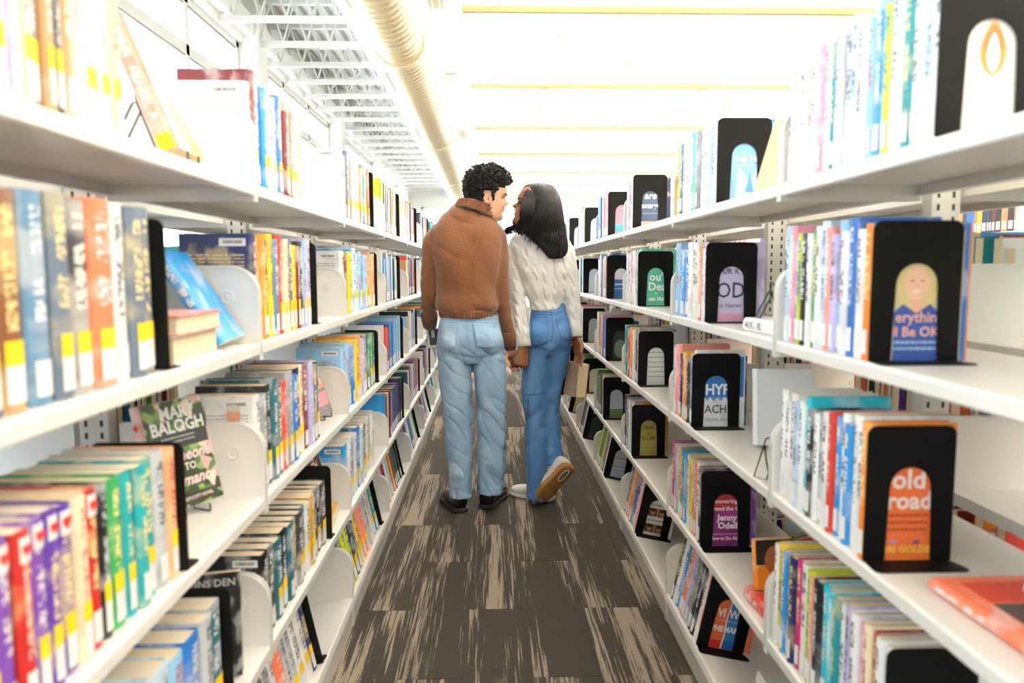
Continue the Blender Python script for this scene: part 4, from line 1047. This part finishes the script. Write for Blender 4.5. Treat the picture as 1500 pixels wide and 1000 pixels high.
sub(MBS([hemring(642, 728, 453, 3.74, .129), hemring(643, 728, 457, 3.74, .129), hemring(644, 727, 462, 3.74, .127), hemring(645, 726, 464.5, 3.74, .123)], 56, .0026), 'hem_band', M['brown_knit'], sweater_m)
def cuff(p0, p1, r0, r1, nr=26):
    a, c = px(*p0), px(*p1); t = (c-a).normalized(); ax = (V((1, 0, 0))-t*t.x).normalized(); bx = t.cross(ax)
    return MBS([(a+(c-a)*f, ax*(r0+(r1-r0)*f), bx*(r0+(r1-r0)*f)) for f in (0, .3, .7, 1)], nr, .0014, .005)
sub(cuff((628.6, 461, 3.836), (629.6, 476, 3.90), .042, .035), 'cuff', M['brown_knit'], sweater_m)
sub(cuff((743.6, 484, 3.766), (746.2, 510, 3.793), .0385, .033), 'cuff', M['brown_knit'], sweater_m)
cA, cB = px(695, 315.5, 3.757), px(701, 302.5, 3.757)
col_r = []
for f in (0, .15, .5, .85, 1):
    c = cA.lerp(cB, f); rx = .104-.004*f; ry = .106-.006*f; col_r.append((c, V((rx, 0, -.030+.002*f)), V((0, ry, -.022))))
sub(MBS(col_r, 52, .0030, .010), 'collar', M['brown_knit'], sweater_m)
sub(MB().tube([px(u, v, 3.635) + V((0, -.002, 0)) for u, v in ((671, 315), (678, 316.5), (686, 315))], .0016, 6), 'locker_loop', M['brown_knit'], sweater_m)
# jeans
PM = [(448, 648, 724, 3.74, .108), (460, 646, 727, 3.74, .112), (475, 643, 731, 3.738, .118), (492, 641, 736, 3.733, .126), (508, 640, 739, 3.735, .122), (520, 641, 740, 3.738, .112), (530, 648, 734, 3.74, .09)]
LL = [(512, 640, 691, 3.738, .100), (535, 640.5, 691, 3.738, .100), (565, 644, 691.5, 3.738, .092), (600, 648, 692, 3.738, .083), (640, 652, 692, 3.738, .076), (680, 655.5, 691.5, 3.74, .070), (712, 657, 691, 3.742, .068), (726, 658, 691, 3.742, .070)]
RL = [(512, 691, 741, 3.738, .100), (535, 693, 741.5, 3.738, .100), (565, 696, 742, 3.738, .092), (600, 698, 741.5, 3.738, .083), (640, 699.5, 740.5, 3.738, .076), (680, 700, 739.5, 3.74, .070), (708, 700, 738.5, 3.745, .070), (721, 700.5, 738, 3.745, .072)]
def fold_jeans_m(p, n):
    k = max(0, 1-abs(p.z-.50)/.22); lo = max(0, 1-abs(p.z-.14)/.16); th = max(0, 1-abs(p.z-.77)/.10)
    a = noise.noise(V((p.x*10, p.y*8, p.z*13+p.x*9)))*(.005+.004*k+.005*lo); c = noise.noise(V((p.x*22, p.y*18, p.z*26-p.x*14)))*(.002+.003*lo+.002*k)
    c -= crease(V((p.x*7+5, p.y*5, p.z*10+p.x*8)), 6)*(.003+.0035*k+.004*lo+.004*th)
    cr = -.009*th*math.exp(-((p.z-.79-.25*abs(p.x+.072))/.012)**2)*(1 if n.y < 0 else 0)
    return a+c+cr
b = MB(); torso(b, PM); torso(b, LL); torso(b, RL)
for u in (667, 714): b.ball(px(u, 500, 3.70), (.082, .092, .088))
je = remeshed(b, .006, 5, 'jeans'); displace(je, fold_jeans_m)
jeans_m = adopt(link('jeans', je, M['denim_light']), man)
def surf(me):
    bm = bmesh.new(); bm.from_mesh(me); t = BVHTree.FromBMesh(bm); bm.free(); return t
def onto(bvh, u, v, off=.002):
    d = (FWD+CX*((u-750)/F)+CY*((500-v)/F)).normalized(); h = bvh.ray_cast(CAM, d)
    return None if h[0] is None else h[0]-d*off
def seam(bvh, uv, m, par, r=.0014, name='seam', off=.0008):
    pts = []
    for k in range(len(uv)-1):
        for j in range(6):
            t = j/6; q = onto(bvh, uv[k][0]+(uv[k+1][0]-uv[k][0])*t, uv[k][1]+(uv[k+1][1]-uv[k][1])*t, off)
            if q is not None: pts.append(q)
    if len(pts) > 3: return sub(MB().tube(pts, r, 5), name, m, par)
def patch(bvh, quad, m, par, name='pocket', nx=12, ny=14, off=.003, point=0.):
    "patch laid on the surface; quad = pixel corners tl tr br bl, bottom drawn to a point"
    vs, ok = [], True
    for j in range(ny+1):
        for i in range(nx+1):
            s, t = i/nx, j/ny; a = [quad[0][k]+(quad[1][k]-quad[0][k])*s for k in (0, 1)]; c = [quad[3][k]+(quad[2][k]-quad[3][k])*s for k in (0, 1)]
            u, v = a[0]+(c[0]-a[0])*t, a[1]+(c[1]-a[1])*t+point*(1-abs(2*s-1))*max(0, t-.75)*4
            q = onto(bvh, u, v, off)
            if q is None: return None
            vs.append(q)
    n = nx+1; f = [(j*n+i, j*n+i+1, (j+1)*n+i+1, (j+1)*n+i) for j in range(ny) for i in range(nx)]
    o = sub(MB().add(vs, f), name, m, par); sd = o.modifiers.new('thick', 'SOLIDIFY'); sd.thickness = .0025; sd.offset = -1; return o
bv = surf(je)
patch(bv, ((648, 474), (670, 473), (667, 507), (646, 510)), M['denim_light'], jeans_m, point=3)
patch(bv, ((692, 473), (722, 475), (724, 508), (698, 508)), M['denim_light'], jeans_m, point=3)
for pp in ([(648, 474), (670, 473), (667, 508), (656, 512), (646, 510), (648, 474)], [(692, 473), (722, 475), (724, 509), (711, 513), (698, 508), (692, 473)]): seam(bv, pp, M['seam_light'], jeans_m, .0009, off=.0045)
seam(bv, [(683.5, 466), (684, 480), (685, 495), (689, 511)], M['seam_light'], jeans_m, .0016)
seam(bv, [(647, 467), (664, 468), (683, 471), (702, 468), (727, 467)], M['seam_light'], jeans_m)
seam(bv, [(737, 500), (739.5, 540), (740, 600), (738, 660), (736.5, 712)], M['seam_light'], jeans_m)
seam(bv, [(716, 520), (722, 548), (727, 570)], M['seam_light'], jeans_m, .0012)
for rows, vv in ((LL, (722.5, 0)), (RL, (717.5, 0))):
    for v_ in vv[:1]:
        r0 = rows[-1]; seam(bv, [(r0[1]+1, v_-1), ((r0[1]+r0[2])/2, v_+1), (r0[2]-1, v_-1)], M['seam_light'], jeans_m, .001)
patch(bv, ((682, 461), (686, 461), (686, 470), (682, 470)), M['denim_light'], jeans_m, 'belt_loop', 4, 6, .004)
# shoes
hl, hr = pz(675, 754, FL), pz(712, 749, FL)
T1 = shoe_frame(V((hl.x, hl.y+.024, FL)), (-.30, .95, 0)); T2 = shoe_frame(V((hr.x-.004, hr.y+.026, FL)), (.34, .94, 0))
for T in (T1, T2):
    s_ = shoe(None, T, .278, .048, M['leather'], M['rubber'], .025, 'shoe', .100)
    adopt(s_, man); s_.children[0].matrix_parent_inverse = Matrix.Identity(4)
# body under the clothes, head, hands
TH = head_frame(px(746.5, 299, 3.745), (.985, .06, -.10), (.10, 0, 1), 1.0)
b = MB(); head_mesh(b, TH)
b.tube([px(697, 332, 3.757), px(700, 316, 3.757), TH @ V((-.035, 0, .045)), TH @ V((-.025, 0, .09))], [.066, .058, .054, .05], 20)
torso(b, TM[3:], -.022); limb(b, LA, LAr, grow=-.012); limb(b, RA, RAr, grow=-.010)
torso(b, PM[:5], -.022); torso(b, LL, -.02); torso(b, RL, -.02)
HWl = px(631, 483, 3.945)
hand(b, HWl, (.22, .05, -1), (.1, -1, 0), [(.9, 1.0, .6), (.9, 1.0, .6), (.9, 1.0, .6), (.9, 1.0, .6)], .85, -1, .5, .023)
HWr = px(748.5, 510, 3.803)
hand(b, HWr, (.22, .0, -1), (.55, -.8, 0), [(.5, .9, .7)]*4, .92, 1, .6, .023)
bd = remeshed(b, .0032, 1, 'body')
body_m = adopt(link('body', bd, M['skin_m']), man)
class Fam:      # parts of the face and hair hang under the body
    pass
def face(root_body, T, s, brow, lip):
    tmp = empty('tmp'); face_parts(tmp, T, s, brow, lip)
    for c in list(tmp.children): c.parent = root_body
    bpy.data.objects.remove(tmp)
face(body_m, TH, 1., M['hair_m'], M['lip'])
MB().ball(TH @ V((-.002, -.0765, .103)), (.0075, .003, .014), mat=TH.to_3x3() @ Matrix.Rotation(-.35, 3, 'Z')).build('ear_hollow_shade', plain('ear_shade', srgb('#b9785e'), .6, grain=.1), body_m, True)  # darker solid piece: shade of the ear's hollow put into its colour
# curly hair
b = MB(); r_ = random.Random(11); curls = 0
def hair_ok(p):
    if p.x > .062: return p.z > .178
    if p.x > .030: return p.z > .160-.0*p.x
    if p.x > .008: return p.z > .140 or (p.x < .020 and p.z > .095)
    if p.x > -.028: return p.z > .138
    return p.z > .052
cap = []
for z in [.05+.18*i/40 for i in range(41)]:
    ring = []
    for k in range(48):
        p = head_pt(min(z, .2299), 2*math.pi*k/48); g = .010 if hair_ok(p) else -.010; nrm = (p-V((-.01, 0, .12))).normalized(); ring.append(TH @ (p+nrm*g))
    cap.append(ring)
b.loft(cap)
while curls < 2600:
    z = .05+.18*r_.random()**.8; th = r_.uniform(0, 2*math.pi); p = head_pt(z, th)
    if not hair_ok(p): continue
    curls += 1; nrm = (p-V((-.01, 0, .115))).normalized(); topf = max(0, (p.z-.12)/.11)
    base = p+nrm*(.006+r_.random()*(.016+.030*topf)*(1 if p.z > .13 or p.x < -.03 else .3)); a = V((r_.gauss(0, 1), r_.gauss(0, 1), r_.gauss(0, 1))).normalized(); c = nrm.cross(a).normalized(); a = c.cross(nrm)
    rad = r_.uniform(.004, .0072); turn = r_.uniform(1.2, 2.); ph = r_.uniform(0, 6.28); ln = r_.uniform(.006, .013); ax = (nrm+a*r_.uniform(-.9, .9)+c*r_.uniform(-.9, .9)).normalized(); e1 = ax.orthogonal().normalized(); e2 = ax.cross(e1)
    pts = [TH @ (base+ax*ln*(k/9-.4)+(e1*math.cos(ph+2*math.pi*turn*k/9)+e2*math.sin(ph+2*math.pi*turn*k/9))*rad*(1-.25*k/9)) for k in range(10)]
    b.tube(pts, .0021, 4)
hm = b.mesh('hair'); hm.shade_smooth()
o = link('hair', hm, M['hair_m'], body_m); o['label'] = 'short dark curly hair'

# ================= the woman =================
YW = 3.785
woman = tag(empty('person', (_px(795, 738, YW).x, YW, FL)), 'person with long dark hair in cropped white cable sweater, blue jeans and white sneakers', 'person')
TW = [(333, 772, 806, 3.865, .052), (340, 762, 816, 3.862, .072), (348, 752, 826, 3.858, .092), (360, 747, 833, 3.855, .106), (378, 750, 835, 3.852, .112), (402, 758, 834, 3.852, .112), (425, 767, 830, 3.856, .106), (440, 774, 826, 3.858, .102), (450, 776, 824, 3.858, .106), (454, 778, 822, 3.858, .100)]
WLA = [(769, 348, 3.857), (758, 357, 3.855), (751, 380, 3.845), (754, 415, 3.835), (760.5, 450, 3.81), (765.5, 480, 3.775), (767.5, 502, 3.755)]
WLr = [.038, .044, .043, .0405, .039, .038, .036]
WRA = [(812, 350, 3.857), (825, 360, 3.855), (832, 388, 3.85), (836, 420, 3.845), (840, 450, 3.835), (842, 474, 3.815), (843, 490, 3.80)]
WRr = [.038, .044, .044, .041, .039, .037, .034]
def fold_white(p, n):
    cab = .0032*math.sin(p.x*95)*math.sin(p.z*62+math.copysign(1.6, math.sin(p.x*95)))
    return noise.noise(V((p.x*8+p.z*4, p.y*4, p.z*5)))*.006+cab*(1 if abs(n.z) < .7 else .3)
b = MB(); torso(b, TW); limb(b, WLA, WLr); limb(b, WRA, WRr)
sw2 = remeshed(b, .006, 6, 'sweater'); displace(sw2, fold_white)
sweater_w = adopt(link('sweater', sw2, M['white_knit']), woman)
sub(cuff((766.2, 487, 3.769), (767.8, 508, 3.752), .0375, .036, 24), 'cuff', M['white_rib'], sweater_w)
sub(cuff((842.4, 481, 3.81), (843.4, 494, 3.798), .0365, .034, 24), 'cuff', M['white_rib'], sweater_w)
PW = [(436, 781, 823, 3.858, .088), (448, 779, 827, 3.857, .094), (462, 777, 832, 3.852, .104), (478, 775.5, 836, 3.846, .114), (494, 774, 837, 3.844, .118), (508, 772, 836, 3.846, .112), (518, 774, 832, 3.85, .09)]
WL = [(498, 773, 806, 3.845, .098), (515, 768.5, 804, 3.845, .094), (540, 764.5, 802, 3.845, .086), (570, 765, 802, 3.842, .074), (600, 766.5, 803, 3.84, .066), (640, 768.5, 803.5, 3.838, .062), (680, 770, 801, 3.836, .062), (712, 771, 798, 3.836, .064), (728, 771, 797, 3.836, .066)]
WR = [(498, 804, 837, 3.85, .098), (515, 801, 835, 3.852, .094), (540, 799, 830, 3.858, .086), (570, 797, 823, 3.868, .074), (600, 795, 820, 3.872, .066), (630, 796, 821, 3.868, .060), (655, 798, 824, 3.855, .058), (674, 800, 826, 3.84, .056), (682, 802, 827, 3.833, .054)]
def fold_jeans_w(p, n):
    k = max(0, 1-abs(p.z-.50)/.2); lo = max(0, 1-abs(p.z-.25)/.12)*(1 if p.x > .29 else .2)
    a = noise.noise(V((p.x*11+3, p.y*8, p.z*11-p.x*9)))*(.005+.005*k+.006*lo); c = noise.noise(V((p.x*24, p.y*18, p.z*28)))*.002
    c -= crease(V((p.x*8+9, p.y*5, p.z*9-p.x*8)), 6)*(.003+.005*k+.005*lo+.004*max(0, 1-abs(p.z-.8)/.08))
    return a+c
b = MB(); torso(b, PW); torso(b, WL); torso(b, WR)
for u in (789, 819): b.ball(px(u, 492, 3.80), (.070, .085, .085))
jw2 = remeshed(b, .006, 5, 'jeans'); displace(jw2, fold_jeans_w)
jeans_w = adopt(link('jeans', jw2, M['denim_mid']), woman)
bv = surf(jw2)
patch(bv, ((779, 468), (801, 465), (803, 500), (780, 506)), M['denim_mid'], jeans_w, point=3)
patch(bv, ((813, 463), (829, 462), (834, 497), (822, 494)), M['denim_mid'], jeans_w, point=2)
for pp in ([(779, 468), (801, 465), (803, 500), (792, 507), (780, 506), (779, 468)], [(813, 463), (829, 462), (834, 497), (828, 498), (822, 494), (813, 463)]): seam(bv, pp, M['seam_mid'], jeans_w, .0009, off=.0045)
seam(bv, [(807, 450), (809, 470), (810, 488), (806, 505)], M['seam_mid'], jeans_w, .0016)
seam(bv, [(778, 459), (792, 460), (808, 461), (826, 455)], M['seam_mid'], jeans_w)
seam(bv, [(766, 577), (780, 578), (790, 577), (802, 574)], M['seam_mid'], jeans_w, .0018)
seam(bv, [(773, 579), (774, 620), (775, 670), (776, 722)], M['seam_mid'], jeans_w, .0013)
patch(bv, ((806, 447), (809.5, 447), (810, 458), (806.5, 458)), M['denim_mid'], jeans_w, 'belt_loop', 4, 6, .004)
b = MB(); r_ = random.Random(5)      # frayed hems
for rows, n_ in ((WL, 70), (WR, 50)):
    ring = hring(rows[-1][1], rows[-1][2], rows[-1][0], rows[-1][3], rows[-1][4], 64)
    for k in range(n_):
        p = r_.choice(ring)+V((0, 0, .006)); b.tube([p, p+V((r_.gauss(0, .003), r_.gauss(0, .003), -.012)), p+V((r_.gauss(0, .007), r_.gauss(0, .006), -.014-r_.random()*.014))], .0007, 4)
fr = sub(b, 'frayed_hem', M['fray'], jeans_w); fr['kind'] = 'stuff'
# sneakers: standing left foot, right foot up on its toe with the sole to the camera
hl = pz(800, 737, FL); tl = pz(752, 722, FL)
T1 = shoe_frame(V((hl.x+.040, hl.y+.045, FL)), (-.86, .50, 0))
s1 = shoe(None, T1, .252, .045, M['sneaker'], M['sneaker'], .020, 'sneaker', .088, True)
toe, heel = px(789, 737, 3.80), px(836, 684, 3.735); ax = (toe-heel).normalized()
upv = V((-.52, .80, .05)); T2 = shoe_frame(heel, ax, upv)
s2 = shoe(None, T2, .262, .050, M['sneaker'], M['gum'], .026, 'sneaker', .088, True)
for s_ in (s1, s2): adopt(s_, woman); s_.children[0].matrix_parent_inverse = Matrix.Identity(4)
b = MB()                              # tread blocks and the oval window of the sole
for i in range(7):
    for j in range(-2, 3):
        x = .135+.0165*i; y = j*.016+(.004 if i % 2 else -.002)
        if abs(y) > .042-abs(x-.19)*.12: continue
        q = [(x-.006, y-.0065), (x+.006, y-.0065), (x+.008, y+.0065), (x-.004, y+.0065)]
        vs_ = [T2 @ V((a, c, -.0035)) for a, c in q]+[T2 @ V((a, c, .001)) for a, c in q]
        b.add(vs_, [(0,1,2,3), (7,6,5,4), (0,4,5,1), (1,5,6,2), (2,6,7,3), (3,7,4,0)])
tr_ = link('tread', b.fixed('tread'), M['gum'], s2); tr_['kind'] = 'stuff'
ov = lambda rx, ry, z: [T2 @ V((.060+rx*math.cos(2*math.pi*k/24), ry*math.sin(2*math.pi*k/24), z)) for k in range(24)]
link('sole_window_rim', MB().loft([ov(.042, .021, .001), ov(.042, .021, -.003), ov(.036, .016, -.003), ov(.036, .016, .001)], False).fixed('rim'), M['sneaker'], s2)
link('sole_window', MB().loft([ov(.036, .016, .0), ov(.036, .016, -.0015)]).fixed('win'), plain('sole_window_grey', srgb('#6d6650'), .4, grain=.1), s2)
link('sock', MB().tube([px(815, 672, 3.845), T2 @ V((.075, 0, .085)), T2 @ V((.08, 0, .055))], [.040, .040, .036], 16).fixed('sock'), M['sock'], jeans_w, True)
for k in range(4):                    # laces
    link('lace', MB().tube([T2 @ V((.115+.018*k, y_, .088-.009*k-abs(y_)*.35)) for y_ in (-.026, -.013, 0, .013, .026)], .0025, 6).fixed('lace'), M['sneaker'], s2, True)
# body, head, hands
TH2 = head_frame(px(749.5, 301, 3.755), (-.935, .03, .30), (.30, 0, .95), .96)
b = MB(); head_mesh(b, TH2, False)
b.tube([px(788, 350, 3.862), px(785, 338, 3.855), TH2 @ V((-.04, 0, .035)), TH2 @ V((-.03, 0, .09))], [.056, .050, .046, .044], 18)
torso(b, TW[2:], -.02); limb(b, WLA, WLr, grow=-.012); limb(b, WRA, WRr, grow=-.010); torso(b, PW[:5], -.02); torso(b, WL[:-1], -.02); torso(b, WR[:-1], -.02)
WH1 = px(767, 509, 3.752)
hand(b, WH1, (-.18, -.03, -1), (-.22, .95, 0), [(.85, 1.3, .8), (.95, 1.3, .8), (1.05, 1.3, .8), (1.1, 1.3, .8)], .98, -1, .7, .024)
WH2 = px(845, 494, 3.797)
hand(b, WH2, (.10, -.12, -1), (-.75, -.45, -.1), [(.12, .2, .2), (.1, .2, .2), (.1, .2, .2), (.12, .2, .2)], .92, -1, .35, .022)
bd2 = remeshed(b, .0032, 1, 'body')
body_w = adopt(link('body', bd2, M['skin_w']), woman)
face(body_w, TH2, .95, M['hair_w'], plain('lip_brown', srgb('#8a4a3c'), .4, grain=.1))
# long wavy hair: volume plus strands laid over it
HR = [(268.5, 779, 796, 3.80, .03), (273, 770, 808, 3.795, .075), (281, 765, 815, 3.79, .102), (293, 765, 820, 3.785, .116), (308, 765, 823, 3.78, .116), (322, 763, 825, 3.775, .108), (336, 763, 827, 3.77, .085), (348, 777, 828, 3.755, .055), (358, 789, 829, 3.745, .036), (367, 798, 828, 3.738, .024), (374, 804, 824, 3.735, .014), (379, 809, 818, 3.733, .006)]
HRi = interp_rings(HR, 8)
b = MB(); b.loft([hring(r[1]+1.5, r[2]-1.5, r[0], r[3], r[4]*.95, 40) for r in HRi])
r_ = random.Random(21)
for k in range(520):
    ph = math.pi+r_.uniform(-.35, math.pi+.35); endi = len(HRi)-1-int(abs(r_.gauss(0, 9))); endi = max(30, min(len(HRi)-1, endi)); st_ = r_.randint(0, 10)
    wl = r_.uniform(.9, 1.5); po = r_.uniform(0, 6.28); amp = r_.uniform(.006, .017); pts = []
    for i in range(st_, endi+1, 2):
        r = HRi[i]; a, c = px(r[1], r[0], r[3]), px(r[2], r[0], r[3]); m = (a+c)/2; rx = (c-a).length/2; f = max(0, (i-34)/(len(HRi)-34))
        wv = amp*math.sin(i*.22*wl+po)*(.25+.75*f)
        pts.append(V((m.x+rx*math.cos(ph)*1.0+wv, m.y+r[4]*math.sin(ph)-.002+wv*.3, m.z)))
    if len(pts) > 3: b.tube(pts, [.0026*(1-.6*(j/(len(pts)-1))**3) for j in range(len(pts))], 4)
for k in range(230):                  # hair falling beside the cheek
    g_ = lambda s_: r_.gauss(0, s_); e = r_.uniform(0, 17)
    P3 = catmull([px(779+e*.8+g_(1.5), 271+e*.2, 3.745), px(770+e+g_(1), 282+g_(1), 3.690), px(766+e+g_(1), 296, 3.668), px(763.5+e+g_(1.2), 313, 3.666), px(760+e+g_(1.5), 327, 3.69), px(756+e+g_(2.5), 338+g_(3), 3.72)], 4)
    b.tube(P3, .0024, 4)
# front lock curling over the shoulder, loose ends over the back
for k in range(70):
    j = lambda s: r_.gauss(0, s)
    b.tube(catmull([px(768+j(4), 300+j(4), 3.725), px(761+j(3), 318+j(2), 3.735), px(756+j(3.5), 331+j(2), 3.745), px(747+j(3.5), 336+j(2), 3.765), px(742+j(2.5), 341+j(2), 3.775)], 4), .0022, 4)
for k in range(90):
    u0 = r_.uniform(776, 824); g_ = lambda s_: r_.gauss(0, s_); t_ = 336+max(0, (u0-776)/48)*30+g_(3); dr = r_.choice((-1, 1)); cu = r_.uniform(2.5, 6)
    yy = 3.700 if u0 > 792 else 3.728
    pts = [px(u0, t_-20, yy)]+[px(u0-1.2*q+dr*cu*math.sin(q*1.15)*(.3+.2*q), t_-14+6.0*q+g_(.8), yy-.006-.006*math.cos(q*1.15)) for q in range(1, 6)]
    P3 = catmull(pts, 4); b.tube(P3, [.0019*(1-.8*(q/(len(P3)-1))**2) for q in range(len(P3))], 4)
hw = b.mesh('hair'); hw.shade_smooth(); o = link('hair', hw, M['hair_w'], body_w); o['label'] = 'long wavy black hair'

# ---- the books they hold
pA, pB, pD = px(625, 480, 3.912), px(664, 478, 3.945), px(615.5, 505, 3.87)
ez = (pB-pA).normalized(); exx = (pD-pA); exx = (exx-ez*exx.dot(ez)).normalized()
q = book(bmatrix(pA, exx, ez), .018, .155, (pD-pA).length*1.02, 'ivory', True, 'dark backed book with barcode held in the hand by the pale jeans', None, lab=False)
# its dark back faces the camera
tface = .018 if (ez.cross(exx)).dot(FWD) < 0 else 0
sgn = 1 if tface else -1
dp = (pD-pA).length*1.02
def bp(x0, x1, z0, z1, colr, lay, par=q):
    e = tface+sgn*.0003*lay; return MB().box(x0, x1, min(e, e+sgn*.0001), max(e, e+sgn*.0001), z0, z1).build('cover_print', pm(colr), par)
bp(.008, dp-.006, .008, .15, '#1d2026', 1); bp(.014, dp*.55, .022, .036, '#e8e8e6', 2)
for k in range(5): bp(.020+k*.010, .026+k*.010, .025, .033, '#2a2a2a', 3)
g0 = px(846, 529, 3.842)
X_ = V((.44, -.90, 0)).normalized(); Zt = V((.10, .03, 1)).normalized(); X_ = (X_-Zt*X_.dot(Zt)).normalized(); Y_ = Zt.cross(X_)
org = px(848, 526, 3.735)-X_*.113-Zt*.194
q = book(bmatrix(org, X_, Zt), .066, .172, .115, 'tan', True, 'thick grey-brown hardback with cream pages held by the hand in a white sleeve', None, lab=False, mat=plain('worn_grey_cloth', srgb('#8d7a6c'), .7, grain=.25, gscale=50))
